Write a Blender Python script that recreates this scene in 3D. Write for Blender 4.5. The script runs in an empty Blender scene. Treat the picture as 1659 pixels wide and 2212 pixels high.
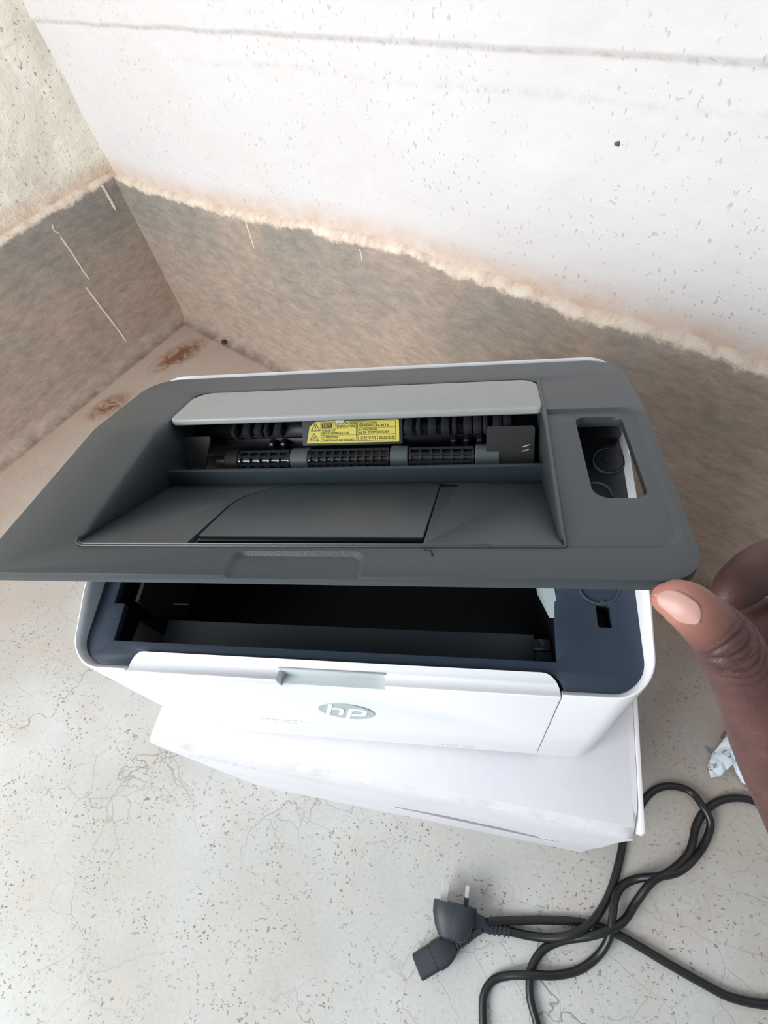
import bpy, bmesh, math, random
import numpy as np
from mathutils import Vector, Matrix, noise
random.seed(7)
sc = bpy.context.scene
COL = sc.collection

# ---------------------------------------------------------------- camera
cam_d = bpy.data.cameras.new('camera')
cam = bpy.data.objects.new('camera', cam_d)
COL.objects.link(cam)
RX = Vector((0.9836318600060404, 0.10040392907760194, -0.1496242460526949))
DY = Vector((0.0011417505547694773, -0.8338264776941465, -0.5520254536720602))
FW = Vector((-0.18018618256328145, 0.5428189902001892, -0.8202929254183038))
H = 0.7216243241872333
cam.matrix_world = Matrix(((RX.x, -DY.x, -FW.x, 0), (RX.y, -DY.y, -FW.y, 0), (RX.z, -DY.z, -FW.z, H), (0, 0, 0, 1)))
cam_d.sensor_fit = 'VERTICAL'
cam_d.sensor_height = 36.0
cam_d.lens = 1165.0 / 2212.0 * 36.0
cam_d.clip_start = 0.01
sc.camera = cam

# ---------------------------------------------------------------- sky and light
world = bpy.data.worlds.new('sky')
sc.world = world
world.use_nodes = True
wn = world.node_tree.nodes
wl = world.node_tree.links
wn['Background'].inputs[0].default_value = (0.74, 0.89, 1.0, 1)
wn['Background'].inputs[1].default_value = 0.41

def area(name, loc, target, size, energy, color):
    l = bpy.data.lights.new(name, 'AREA')
    l.shape = 'RECTANGLE'; l.size = size[0]; l.size_y = size[1]
    l.energy = energy; l.color = color
    o = bpy.data.objects.new(name, l); COL.objects.link(o)
    o.location = loc
    o.rotation_euler = (Vector(target) - Vector(loc)).to_track_quat('-Z', 'Y').to_euler()
    return o
area('daylight_opening', (-1.05, -.80, 1.08), (-0.1, 0.35, 0.3), (1.0, 1.0), 36, (0.93, 0.97, 1.0))

sc.view_settings.view_transform = 'Standard'
sc.view_settings.look = 'None'
sc.view_settings.gamma = 1
sc.view_settings.use_curve_mapping = False
sc.view_settings.exposure = 0.0

# ---------------------------------------------------------------- helpers
def S(v):
    return tuple(((c / 255) / 12.92 if c / 255 <= .04045 else ((c / 255 + .055) / 1.055) ** 2.4) for c in v) + (1,)

def obj(name, me, mat, parent=None):
    o = bpy.data.objects.new(name, me)
    COL.objects.link(o)
    if mat is not None:
        me.materials.clear(); me.materials.append(mat)
    if parent is not None: o.parent = parent
    return o

def tag(o, label, cat, group=None):
    o['label'] = label; o['category'] = cat
    if group: o['group'] = group
    return o

def empty(name, loc=(0, 0, 0)):
    o = bpy.data.objects.new(name, None); COL.objects.link(o)
    o.location = loc; o.empty_display_size = .02
    return o

def finish(me, angle=35, flat=False):
    if not flat:
        me.shade_smooth(); me.set_sharp_from_angle(angle=math.radians(angle))
    return me

def bm_mesh(name, bm, angle=35, recalc=True):
    if recalc: bmesh.ops.recalc_face_normals(bm, faces=bm.faces)
    me = bpy.data.meshes.new(name); bm.to_mesh(me); bm.free()
    return finish(me, angle)

def rpoly(pts, seg=7):
    """polygon with rounded corners; pts = (x, y, r)"""
    out = []
    N = len(pts)
    for i in range(N):
        p = Vector(pts[i][:2]); r = pts[i][2] if len(pts[i]) > 2 else 0
        a = Vector(pts[i - 1][:2]); b = Vector(pts[(i + 1) % N][:2])
        if r <= 0: out.append((p.x, p.y)); continue
        u = (a - p).normalized(); v = (b - p).normalized()
        ang = u.angle(v); t = r / math.tan(ang / 2)
        t = min(t, .49 * (a - p).length, .49 * (b - p).length); r2 = t * math.tan(ang / 2)
        c = p + (u + v).normalized() * (r2 / math.sin(ang / 2))
        s = p + u * t - c; e = p + v * t - c
        a0 = math.atan2(s.y, s.x); a1 = math.atan2(e.y, e.x)
        d = (a1 - a0 + math.pi) % (2 * math.pi) - math.pi
        for k in range(seg + 1):
            q = a0 + d * k / seg
            out.append((c.x + r2 * math.cos(q), c.y + r2 * math.sin(q)))
    return out

def rect(x0, x1, y0, y1, r=0):
    rr = r if isinstance(r, (tuple, list)) else (r,) * 4
    return rpoly([(x0, y0, rr[0]), (x1, y0, rr[1]), (x1, y1, rr[2]), (x0, y1, rr[3])])

def prism_bm(outline, z0, z1, bm=None, inset_top=0, chamfer=0):
    bm = bm or bmesh.new()
    if isinstance(z0, (int, float)): f0 = lambda x, y: z0
    else: f0 = z0
    if isinstance(z1, (int, float)): f1 = lambda x, y: z1
    else: f1 = z1
    lo = [bm.verts.new((x, y, f0(x, y))) for x, y in outline]
    hi = [bm.verts.new((x, y, f1(x, y))) for x, y in outline]
    n = len(outline)
    bm.faces.new(lo[::-1]); bm.faces.new(hi)
    for i in range(n):
        bm.faces.new((lo[i], lo[(i + 1) % n], hi[(i + 1) % n], hi[i]))
    return bm

def tmp_obj(bm):
    bmesh.ops.recalc_face_normals(bm, faces=bm.faces)
    me = bpy.data.meshes.new('tmp'); bm.to_mesh(me); bm.free()
    o = bpy.data.objects.new('tmp', me); COL.objects.link(o)
    return o

def evaluated(o, name):
    dg = bpy.context.evaluated_depsgraph_get(); dg.update()
    me = bpy.data.meshes.new_from_object(o.evaluated_get(dg), depsgraph=dg)
    me.name = name
    return me

def kill(*os):
    for o in os:
        me = o.data
        bpy.data.objects.remove(o)
        if me.users == 0: bpy.data.meshes.remove(me)

def frustum_bm(top, bot, d):
    bm = bmesh.new()
    L = [[bm.verts.new((x, y, z)) for x, y in o] for o, z in ((bot, -d), (top, 0.0), (top, .01))]
    n = len(top)
    for a, b in ((0, 1), (1, 2)):
        for i in range(n): bm.faces.new((L[a][i], L[a][(i + 1) % n], L[b][(i + 1) % n], L[b][i]))
    bm.faces.new(L[0][::-1]); bm.faces.new(L[2]); return bm

def cut(bm, cutters, bevel=0, name='mesh', union=(), bev_angle=40, seg=2):
    """boolean difference of a solid by a list of solids; returns mesh"""
    o = tmp_obj(bm); cs = []
    for c in cutters:
        co = tmp_obj(c); cs.append(co)
        m = o.modifiers.new('b', 'BOOLEAN'); m.operation = 'DIFFERENCE'; m.solver = 'EXACT'; m.object = co
    for c in union:
        co = tmp_obj(c); cs.append(co)
        m = o.modifiers.new('b', 'BOOLEAN'); m.operation = 'UNION'; m.solver = 'EXACT'; m.object = co
    if bevel:
        m = o.modifiers.new('v', 'BEVEL'); m.width = bevel; m.segments = seg; m.limit_method = 'ANGLE'
        m.angle_limit = math.radians(bev_angle); m.use_clamp_overlap = True
    me = evaluated(o, name)
    kill(o, *cs)
    return me

def box_bm(x0, x1, y0, y1, z0, z1, bm=None, M=None):
    bm = bm or bmesh.new()
    r = bmesh.ops.create_cube(bm, size=1)
    for v in r['verts']:
        v.co = Vector(((x0 + x1) / 2 + v.co.x * (x1 - x0), (y0 + y1) / 2 + v.co.y * (y1 - y0), (z0 + z1) / 2 + v.co.z * (z1 - z0)))
        if M is not None: v.co = M @ v.co
    return bm

def bevel_bm(bm, w, seg=2):
    bmesh.ops.bevel(bm, geom=list(bm.edges), offset=w, segments=seg, profile=.5, affect='EDGES', clamp_overlap=True)
    return bm

def catmull(P, sub=6):
    P = [Vector(p) for p in P]; out = []
    for i in range(len(P) - 1):
        a = P[max(i - 1, 0)]; b = P[i]; c = P[i + 1]; d = P[min(i + 2, len(P) - 1)]
        for k in range(sub):
            t = k / sub
            out.append(.5 * ((2 * b) + (c - a) * t + (2 * a - 5 * b + 4 * c - d) * t * t + (3 * b - a - 3 * c + d) * t ** 3))
    out.append(P[-1]); return out

def tube_bm(path, rad, n=12, bm=None, cap=True, squash=None, up0=(0, 0, 1)):
    bm = bm or bmesh.new()
    path = [Vector(p) for p in path]; N = len(path)
    if not hasattr(rad, '__len__'): rad = [rad] * N
    up = Vector(up0); rings = []
    for i in range(N):
        t = (path[min(i + 1, N - 1)] - path[max(i - 1, 0)]).normalized()
        s = up.cross(t)
        if s.length < 1e-4: s = Vector((1, 0, 0)).cross(t)
        s.normalize(); up = t.cross(s).normalized()
        sq = squash if squash else 1
        rings.append([bm.verts.new(path[i] + (s * math.cos(2 * math.pi * k / n) + up * sq * math.sin(2 * math.pi * k / n)) * rad[i]) for k in range(n)])
    for i in range(N - 1):
        for k in range(n):
            bm.faces.new((rings[i][k], rings[i][(k + 1) % n], rings[i + 1][(k + 1) % n], rings[i + 1][k]))
    if cap:
        bm.faces.new(rings[0][::-1]); bm.faces.new(rings[-1])
    return bm

def map_mesh(me, fn):
    for v in me.vertices: v.co = fn(v.co)
    me.update(); return me

# ---------------------------------------------------------------- materials
def mat(name):
    m = bpy.data.materials.new(name); m.use_nodes = True
    nt = m.node_tree
    return m, nt, nt.nodes['Principled BSDF']

def N(nt, typ, **kw):
    n = nt.nodes.new(typ)
    for k, v in kw.items():
        if k.startswith('i_'):
            key = k[2:]
            key = int(key) if key.isdigit() else key.replace('_', ' ')
            n.inputs[key].default_value = v
        else: setattr(n, k, v)
    return n

def plastic(name, col, rough=.5, bump=.0, bscale=1500, var=.06, spec=.5):
    m, nt, p = mat(name)
    tc = N(nt, 'ShaderNodeTexCoord')
    nz = N(nt, 'ShaderNodeTexNoise', i_Scale=60.0, i_Detail=4.0)
    nt.links.new(tc.outputs['Object'], nz.inputs['Vector'])
    mr = N(nt, 'ShaderNodeMapRange'); mr.inputs[3].default_value = 1 - var; mr.inputs[4].default_value = 1 + var
    nt.links.new(nz.outputs['Fac'], mr.inputs[0])
    mx = N(nt, 'ShaderNodeMix', data_type='RGBA', blend_type='MULTIPLY'); mx.inputs[0].default_value = 1
    mx.inputs[6].default_value = col
    nt.links.new(mr.outputs[0], mx.inputs[7])
    nt.links.new(mx.outputs[2], p.inputs['Base Color'])
    p.inputs['Roughness'].default_value = rough
    p.inputs['Specular IOR Level'].default_value = spec
    if bump:
        n2 = N(nt, 'ShaderNodeTexNoise', i_Scale=float(bscale), i_Detail=2.0)
        nt.links.new(tc.outputs['Object'], n2.inputs['Vector'])
        b = N(nt, 'ShaderNodeBump'); b.inputs['Strength'].default_value = bump; b.inputs['Distance'].default_value = .0003
        nt.links.new(n2.outputs['Fac'], b.inputs['Height']); nt.links.new(b.outputs[0], p.inputs['Normal'])
    return m

M_LID = plastic('lid_plastic', (.027, .035, .040, 1), .42, .35, spec=.85)
M_DECK = plastic('deck_plastic_sky_tint', (.026, .040, .064, 1), .45, .3)  # lid plastic made bluer: sky light put into the colour
M_BLACK = plastic('black_plastic', (.008, .009, .011, 1), .35)
M_BAY = plastic('bay_plastic', (.004, .0042, .006, 1), .5)
M_LEDGE = plastic('ledge_plastic', (.040, .052, .062, 1), .5)
M_STEP = plastic('tray_step_plastic', (.030, .042, .052, 1), .5)
M_FLAP = plastic('flap_plastic', (.33, .335, .325, 1), .38, .15)
M_WHITE = plastic('white_plastic', (.82, .81, .83, 1), .35, .05, var=.015)
M_HANDLE_SHADE = plastic('handle_recess_shade', (.50, .54, .54, 1), .45, .1, var=.04)  # white door plastic greyed: the recess's shade is put into the colour
M_SILVER = plastic('pale_grey_plastic', (.42, .50, .52, 1), .45)
M_ROLLER = plastic('roller_rubber', (.10, .115, .125, 1), .45)
M_RIB = plastic('shiny_rib_plastic', (.035, .036, .042, 1), .14, spec=.9)
M_GUIDE = plastic('guide_plastic', (.015, .015, .014, 1), .6)
M_LOGO = plastic('logo_grey', (.40, .46, .46, 1), .4, var=.1)
M_LOGOW = plastic('logo_white', (.85, .85, .87, 1), .4)
M_YEL = plastic('label_yellow', (.78, .66, .10, 1), .45, var=.08)
M_INK = plastic('label_ink', (.02, .018, .01, 1), .6)
M_GREY_INK = plastic('faded_ink', (.42, .47, .48, 1), .6)
M_CORD = plastic('cord_rubber', (.012, .012, .012, 1), .36, .1, var=.15)
M_PLUG = plastic('plug_rubber', (.022, .027, .034, 1), .5, .3, 900, var=.35)
M_METAL = plastic('pin_brass_plated', (.75, .74, .72, 1), .3)
M_METAL.node_tree.nodes['Principled BSDF'].inputs['Metallic'].default_value = .6

def link_mix(nt, a, b, fac):
    mx = N(nt, 'ShaderNodeMix', data_type='RGBA')
    for s, v in ((6, a), (7, b), (0, fac)):
        if hasattr(v, 'default_value') or hasattr(v, 'links'): nt.links.new(v, mx.inputs[s])
        else: mx.inputs[s].default_value = v
    return mx.outputs[2]

def math_n(nt, op, a, b=None, clamp=False):
    n = N(nt, 'ShaderNodeMath', operation=op); n.use_clamp = clamp
    for i, v in enumerate((a, b)):
        if v is None: continue
        if isinstance(v, (int, float)): n.inputs[i].default_value = v
        else: nt.links.new(v, n.inputs[i])
    return n.outputs[0]

def ramp(nt, fac, stops):
    r = N(nt, 'ShaderNodeValToRGB'); cr = r.color_ramp
    while len(cr.elements) < len(stops): cr.elements.new(.5)
    for e, (p, c) in zip(cr.elements, stops):
        e.position = p; e.color = c if hasattr(c, '__len__') else (c, c, c, 1)
    nt.links.new(fac, r.inputs[0]); return r.outputs[0]

def noise_n(nt, vec, scale, detail=4, rough=.5, dist=0):
    n = N(nt, 'ShaderNodeTexNoise', i_Scale=float(scale), i_Detail=float(detail), i_Roughness=rough, i_Distortion=float(dist))
    nt.links.new(vec, n.inputs['Vector']); return n

def warped(nt, vec, scale, amt):
    n = noise_n(nt, vec, scale, 2)
    s = N(nt, 'ShaderNodeVectorMath', operation='SUBTRACT'); nt.links.new(n.outputs['Color'], s.inputs[0]); s.inputs[1].default_value = (.5, .5, .5)
    k = N(nt, 'ShaderNodeVectorMath', operation='SCALE'); nt.links.new(s.outputs[0], k.inputs[0]); k.inputs['Scale'].default_value = amt
    a = N(nt, 'ShaderNodeVectorMath', operation='ADD'); nt.links.new(vec, a.inputs[0]); nt.links.new(k.outputs[0], a.inputs[1])
    return a.outputs[0]

def specks(nt, vec, scale, thr, keep, stretch=(1, 1, 1), rot=0, rand=1.0, wscale=120, wamt=.006):
    """mask of small scattered pits: voronoi cells, only some cells keep theirs"""
    mp = N(nt, 'ShaderNodeMapping'); mp.inputs['Rotation'].default_value = (0, 0, rot); mp.inputs['Scale'].default_value = stretch
    nt.links.new(warped(nt, vec, wscale, wamt), mp.inputs[0])
    v = N(nt, 'ShaderNodeTexVoronoi', i_Scale=float(scale)); nt.links.new(mp.outputs[0], v.inputs['Vector'])
    sep = N(nt, 'ShaderNodeSeparateColor'); nt.links.new(v.outputs['Color'], sep.inputs[0])
    size = math_n(nt, 'MULTIPLY', sep.outputs[1], thr)
    d = math_n(nt, 'SUBTRACT', size, v.outputs['Distance'])
    d = math_n(nt, 'MULTIPLY', d, 14.0, True)
    k = math_n(nt, 'LESS_THAN', sep.outputs[0], keep)
    return math_n(nt, 'MULTIPLY', d, k)

def crack(nt, vec, scale, width, wamt, mask_lo, mask_hi, mscale=3.0):
    v = N(nt, 'ShaderNodeTexVoronoi', feature='DISTANCE_TO_EDGE', i_Scale=float(scale))
    nt.links.new(warped(nt, warped(nt, vec, 9, wamt), 45, wamt * .35), v.inputs['Vector'])
    c = math_n(nt, 'SUBTRACT', 1.0, math_n(nt, 'DIVIDE', v.outputs['Distance'], width), True)
    m = ramp(nt, noise_n(nt, vec, mscale, 3).outputs['Fac'], [(mask_lo, 0.0), (mask_hi, 1.0)])
    return math_n(nt, 'MULTIPLY', c, m)

def blob(nt, vec, x, y, rx, ry, rot):
    mp = N(nt, 'ShaderNodeMapping', vector_type='TEXTURE'); mp.inputs['Location'].default_value = (x, y, 0)
    mp.inputs['Rotation'].default_value = (0, 0, rot); mp.inputs['Scale'].default_value = (rx, ry, 1000)
    nt.links.new(vec, mp.inputs[0])
    l = N(nt, 'ShaderNodeVectorMath', operation='LENGTH'); nt.links.new(mp.outputs[0], l.inputs[0])
    return math_n(nt, 'SUBTRACT', 1.0, l.outputs['Value'], True)

# floor: pale cement screed with pits, hairline cracks, reddish dust near the corner
def floor_material():
    m, nt, p = mat('cement_floor')
    v = N(nt, 'ShaderNodeTexCoord').outputs['Object']
    big = noise_n(nt, v, 3.5, 5, .55).outputs['Fac']
    mid = noise_n(nt, v, 16, 6, .6).outputs['Fac']
    fine = noise_n(nt, v, 260, 3, .6).outputs['Fac']
    base = ramp(nt, big, [(.3, (.41, .385, .35, 1)), (.5, (.475, .47, .445, 1)), (.68, (.55, .545, .53, 1))])
    base = link_mix(nt, base, (.50, .42, .36, 1), ramp(nt, mid, [(.5, 0.0), (.72, .55)]))
    # brown dust grows toward the back corner and the right wall foot
    sx = N(nt, 'ShaderNodeSeparateXYZ'); nt.links.new(v, sx.inputs[0])
    def wall_dist(nx, ny):
        k = -.7006 * nx + 1.0601 * ny
        return math_n(nt, 'SUBTRACT', math_n(nt, 'ADD', math_n(nt, 'MULTIPLY', sx.outputs[0], nx), math_n(nt, 'MULTIPLY', sx.outputs[1], ny)), k)
    dl = math_n(nt, 'MULTIPLY', wall_dist(.860, -.5105), .85); db = wall_dist(-.552, -.834)
    near = math_n(nt, 'SUBTRACT', math_n(nt, 'MINIMUM', dl, db), math_n(nt, 'MULTIPLY', mid, .25))
    dust = N(nt, 'ShaderNodeMapRange', i_1=.32, i_2=-.12); nt.links.new(near, dust.inputs[0])
    base = link_mix(nt, base, (.40, .285, .215, 1), math_n(nt, 'MULTIPLY', dust.outputs[0], .95))
    fm = N(nt, 'ShaderNodeMapRange', i_3=.86, i_4=1.12); nt.links.new(fine, fm.inputs[0])
    mx = N(nt, 'ShaderNodeMix', data_type='RGBA', blend_type='MULTIPLY'); mx.inputs[0].default_value = 1
    nt.links.new(base, mx.inputs[6]); nt.links.new(fm.outputs[0], mx.inputs[7]); c = mx.outputs[2]
    # red-brown stains
    st = None
    for b in ((-.664, .895, .085, .042, .75), (-.775, .745, .06, .035, .8), (-.50, .80, .05, .03, .2)):
        q = blob(nt, v, *b); st = q if st is None else math_n(nt, 'MAXIMUM', st, q)
    st = math_n(nt, 'MULTIPLY', st, ramp(nt, noise_n(nt, v, 40, 5, .7, 1).outputs['Fac'], [(.35, .1), (.6, 1.0)]))
    c = link_mix(nt, c, (.19, .075, .035, 1), math_n(nt, 'MULTIPLY', st, 1.9, True))
    cr = math_n(nt, 'MULTIPLY', crack(nt, v, 3.1, .0045, .12, .48, .56, 2.0), 1.1)
    cr2 = math_n(nt, 'MULTIPLY', crack(nt, v, 21, .016, .035, .46, .60, 5.0), .5)
    s1 = specks(nt, v, 210, .50, .40, (1, 2.4, 1), .7, wscale=300, wamt=.006)
    s2 = specks(nt, v, 150, .38, .22, (2.3, 1, 1), -.5, wscale=260, wamt=.006)
    s3 = specks(nt, v, 16, .07, .30, (1, 1.3, 1), .2, wamt=.012)
    clump = ramp(nt, noise_n(nt, v, 15, 4).outputs['Fac'], [(.42, .12), (.6, 1.0)])
    k = math_n(nt, 'MAXIMUM', math_n(nt, 'MULTIPLY', math_n(nt, 'MAXIMUM', s1, s2), clump), math_n(nt, 'MULTIPLY', s3, .6))
    dark = math_n(nt, 'MAXIMUM', k, math_n(nt, 'MULTIPLY', math_n(nt, 'MAXIMUM', cr, cr2), .75))
    fade = math_n(nt, 'SUBTRACT', 1.0, math_n(nt, 'MULTIPLY', dust.outputs[0], .75))
    dark = math_n(nt, 'MULTIPLY', dark, fade)
    c = link_mix(nt, c, (.13, .105, .085, 1), math_n(nt, 'MULTIPLY', dark, .8))
    nt.links.new(c, p.inputs['Base Color'])
    p.inputs['Roughness'].default_value = .62
    hgt = math_n(nt, 'SUBTRACT', math_n(nt, 'MULTIPLY', mid, .6), math_n(nt, 'MULTIPLY', dark, 1.0))
    b = N(nt, 'ShaderNodeBump', i_Strength=.5, i_Distance=.0012); nt.links.new(hgt, b.inputs['Height'])
    nt.links.new(b.outputs[0], p.inputs['Normal'])
    return m

# skirting: trowelled cement, uv = (metres along, metres below its top edge)
def skirting_material():
    m, nt, p = mat('cement_skirting')
    uv = N(nt, 'ShaderNodeUVMap').outputs[0]
    sx = N(nt, 'ShaderNodeSeparateXYZ'); nt.links.new(uv, sx.inputs[0])
    mp = N(nt, 'ShaderNodeMapping'); mp.inputs['Scale'].default_value = (1, 2.4, 1); mp.inputs['Rotation'].default_value = (0, 0, -.3); nt.links.new(uv, mp.inputs[0])
    big = noise_n(nt, uv, 4.5, 5, .6, .6).outputs['Fac']
    strk = noise_n(nt, mp.outputs[0], 30, 12, .82, .1).outputs['Fac']
    c = ramp(nt, big, [(.32, (.255, .245, .22, 1)), (.46, (.31, .28, .245, 1)), (.60, (.40, .32, .265, 1)), (.75, (.36, .32, .285, 1))])
    # lower part carries reddish dust
    low = N(nt, 'ShaderNodeMapRange', i_1=.06, i_2=.30); nt.links.new(math_n(nt, 'ADD', sx.outputs[1], math_n(nt, 'MULTIPLY', big, .14)), low.inputs[0])
    c = link_mix(nt, c, (.46, .335, .26, 1), math_n(nt, 'MULTIPLY', low.outputs[0], .65))
    mr = N(nt, 'ShaderNodeMapRange', i_1=.35, i_2=.65, i_3=.72, i_4=1.25); nt.links.new(strk, mr.inputs[0])
    mx = N(nt, 'ShaderNodeMix', data_type='RGBA', blend_type='MULTIPLY'); mx.inputs[0].default_value = 1
    nt.links.new(c, mx.inputs[6]); nt.links.new(mr.outputs[0], mx.inputs[7]); c = mx.outputs[2]
    # lime streaks, small pale splashes
    sp = specks(nt, uv, 34, .16, .22, (1, .5, 1), .5)
    c = link_mix(nt, c, (.55, .50, .44, 1), math_n(nt, 'MULTIPLY', sp, .45))
    # ragged cream mortar at the top edge
    edge = noise_n(nt, uv, 14, 9, .8).outputs['Fac']
    e = math_n(nt, 'SUBTRACT', math_n(nt, 'MULTIPLY', edge, .052), math_n(nt, 'ADD', sx.outputs[1], .014))
    e = math_n(nt, 'MULTIPLY', e, 220.0, True)
    ec = ramp(nt, noise_n(nt, uv, 32, 8, .8).outputs['Fac'], [(.35, (.55, .40, .32, 1)), (.5, (.76, .62, .51, 1)), (.65, (.84, .76, .65, 1))])
    c = link_mix(nt, c, ec, e)
    # darker, mottled line in the cove at the floor
    foot = N(nt, 'ShaderNodeAttribute', attribute_name='foot').outputs['Fac']
    ft = math_n(nt, 'MULTIPLY', foot, ramp(nt, noise_n(nt, N(nt, 'ShaderNodeTexCoord').outputs['Object'], 22, 9, .75).outputs['Fac'], [(.36, .35), (.56, 1.0)]))
    c = link_mix(nt, c, (.11, .07, .05, 1), math_n(nt, 'MULTIPLY', ft, .8))
    dk = specks(nt, uv, 30, .10, .14, (1, 1, 1), .2)
    c = link_mix(nt, c, (.03, .025, .02, 1), math_n(nt, 'MULTIPLY', dk, .8))
    nt.links.new(c, p.inputs['Base Color']); p.inputs['Roughness'].default_value = .55
    b = N(nt, 'ShaderNodeBump', i_Strength=.45, i_Distance=.0015); nt.links.new(math_n(nt, 'ADD', strk, math_n(nt, 'MULTIPLY', e, .25)), b.inputs['Height'])
    nt.links.new(b.outputs[0], p.inputs['Normal'])
    return m

def wall_material(name, col, rough_bump, speck, dirty):
    m, nt, p = mat(name)
    uv = N(nt, 'ShaderNodeUVMap').outputs[0]
    sx = N(nt, 'ShaderNodeSeparateXYZ'); nt.links.new(uv, sx.inputs[0])
    big = noise_n(nt, uv, 5, 5, .6).outputs['Fac']
    fine = noise_n(nt, uv, 70, 5, .65).outputs['Fac']
    c = ramp(nt, big, [(.35, col), (.7, tuple(a * b for a, b in zip(col, (.97, .965, .93, 1))))])
    if dirty:
        c = link_mix(nt, c, (.50, .40, .30, 1), ramp(nt, noise_n(nt, uv, 9, 6, .65, .5).outputs['Fac'], [(.50, 0.0), (.78, dirty)]))
    s = math_n(nt, 'MAXIMUM', specks(nt, uv, 190, .50, .22, (1.9, 1, 1), .5, wscale=220, wamt=.006), math_n(nt, 'MULTIPLY', specks(nt, uv, 85, .30, .12, (1, 1.5, 1), .1, wscale=90, wamt=.014), 1.0))
    cl = ramp(nt, noise_n(nt, uv, 6, 4).outputs['Fac'], [(.36, .15), (.56, 1.0)])
    s = math_n(nt, 'MULTIPLY', math_n(nt, 'MULTIPLY', s, cl), speck)
    c = link_mix(nt, c, (.36, .34, .29, 1), s)
    # warm dust just above the skirting
    foot = N(nt, 'ShaderNodeAttribute', attribute_name='foot').outputs['Fac']
    ff = math_n(nt, 'MULTIPLY', foot, ramp(nt, noise_n(nt, uv, 26, 5, .7).outputs['Fac'], [(.3, .25), (.65, 1.0)]))
    c = link_mix(nt, c, (.62, .40, .26, 1), math_n(nt, 'MULTIPLY', ff, .85))
    led = N(nt, 'ShaderNodeAttribute', attribute_name='ledge').outputs['Fac']
    lm = math_n(nt, 'MULTIPLY', led, ramp(nt, noise_n(nt, uv, 75, 7, .8).outputs['Fac'], [(.46, .05), (.56, 1.0)]))
    c = link_mix(nt, c, (.36, .33, .24, 1), math_n(nt, 'MULTIPLY', lm, .36))
    nt.links.new(c, p.inputs['Base Color']); p.inputs['Roughness'].default_value = .85
    b = N(nt, 'ShaderNodeBump', i_Strength=rough_bump, i_Distance=.004)
    nt.links.new(math_n(nt, 'SUBTRACT', fine, math_n(nt, 'MULTIPLY', s, .6)), b.inputs['Height']); nt.links.new(b.outputs[0], p.inputs['Normal'])
    return m

def card_material(name, col, wear):
    m, nt, p = mat(name)
    v = N(nt, 'ShaderNodeTexCoord').outputs['Object']
    big = noise_n(nt, v, 14, 6, .65).outputs['Fac']
    c = ramp(nt, big, [(.3, tuple(a * b for a, b in zip(col, (.93, .93, .95, 1)))), (.6, col)])
    w = N(nt, 'ShaderNodeAttribute', attribute_name='wear').outputs['Fac']
    wm = math_n(nt, 'MULTIPLY', w, ramp(nt, noise_n(nt, v, 45, 6, .75).outputs['Fac'], [(.48, 0.0), (.62, 1.0)]))
    c = link_mix(nt, c, (.50, .40, .33, 1), math_n(nt, 'MULTIPLY', wm, wear))
    nt.links.new(c, p.inputs['Base Color']); p.inputs['Roughness'].default_value = .6
    b = N(nt, 'ShaderNodeBump', i_Strength=.3, i_Distance=.001); nt.links.new(noise_n(nt, v, 60, 4).outputs['Fac'], b.inputs['Height'])
    nt.links.new(b.outputs[0], p.inputs['Normal'])
    return m

def skin_material():
    m, nt, p = mat('skin')
    v = N(nt, 'ShaderNodeTexCoord').outputs['Object']
    a = N(nt, 'ShaderNodeAttribute', attribute_name='tip').outputs['Fac']
    cr = N(nt, 'ShaderNodeAttribute', attribute_name='crease').outputs['Fac']
    n1 = noise_n(nt, v, 70, 5, .6).outputs['Fac']; n2 = noise_n(nt, v, 900, 3, .6).outputs['Fac']
    c = ramp(nt, n1, [(.3, (.065, .026, .022, 1)), (.6, (.100, .040, .034, 1)), (.8, (.13, .056, .047, 1))])
    c = link_mix(nt, c, (.43, .175, .13, 1), a)
    c = link_mix(nt, c, (.035, .014, .014, 1), math_n(nt, 'MULTIPLY', cr, .95))
    nt.links.new(c, p.inputs['Base Color'])
    p.inputs['Roughness'].default_value = .5
    p.inputs['Subsurface Weight'].default_value = .12
    p.inputs['Subsurface Radius'].default_value = (1, .35, .2)
    p.inputs['Subsurface Scale'].default_value = .003
    # fine skin lines
    vo = N(nt, 'ShaderNodeTexVoronoi', feature='DISTANCE_TO_EDGE', i_Scale=900.0); nt.links.new(warped(nt, v, 300, .001), vo.inputs['Vector'])
    h = math_n(nt, 'ADD', math_n(nt, 'MULTIPLY', n2, .5), math_n(nt, 'MULTIPLY', vo.outputs['Distance'], 1.2))
    b = N(nt, 'ShaderNodeBump', i_Strength=.35, i_Distance=.0004); nt.links.new(h, b.inputs['Height'])
    nt.links.new(b.outputs[0], p.inputs['Normal'])
    return m

M_FLOOR = floor_material()
M_SKIRT = skirting_material()
M_WALLB = wall_material('white_plaster', (.73, .695, .705, 1), .22, .52, 0)
M_WALLL = wall_material('cream_plaster', (.93, .87, .76, 1), .7, .9, .5)
M_CARD = card_material('white_cardboard', (.72, .70, .725, 1), .8)
M_CARDSIDE = card_material('white_cardboard_flap', (.80, .77, .76, 1), .8)
M_SKIN = skin_material()
M_PAPER = plastic('receipt_paper', (.72, .78, .84, 1), .5, .2, 300)
M_DRIP = plastic('dried_limewash', (.74, .64, .54, 1), .8, .3, var=.2)
M_NAIL = plastic('fingernail', (.52, .29, .245, 1), .42, var=.08)
M_PRINT = plastic('receipt_ink', (.10, .11, .13, 1), .6)
M_CRUMB = plastic('dark_crumb', (.03, .022, .018, 1), .8)

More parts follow.
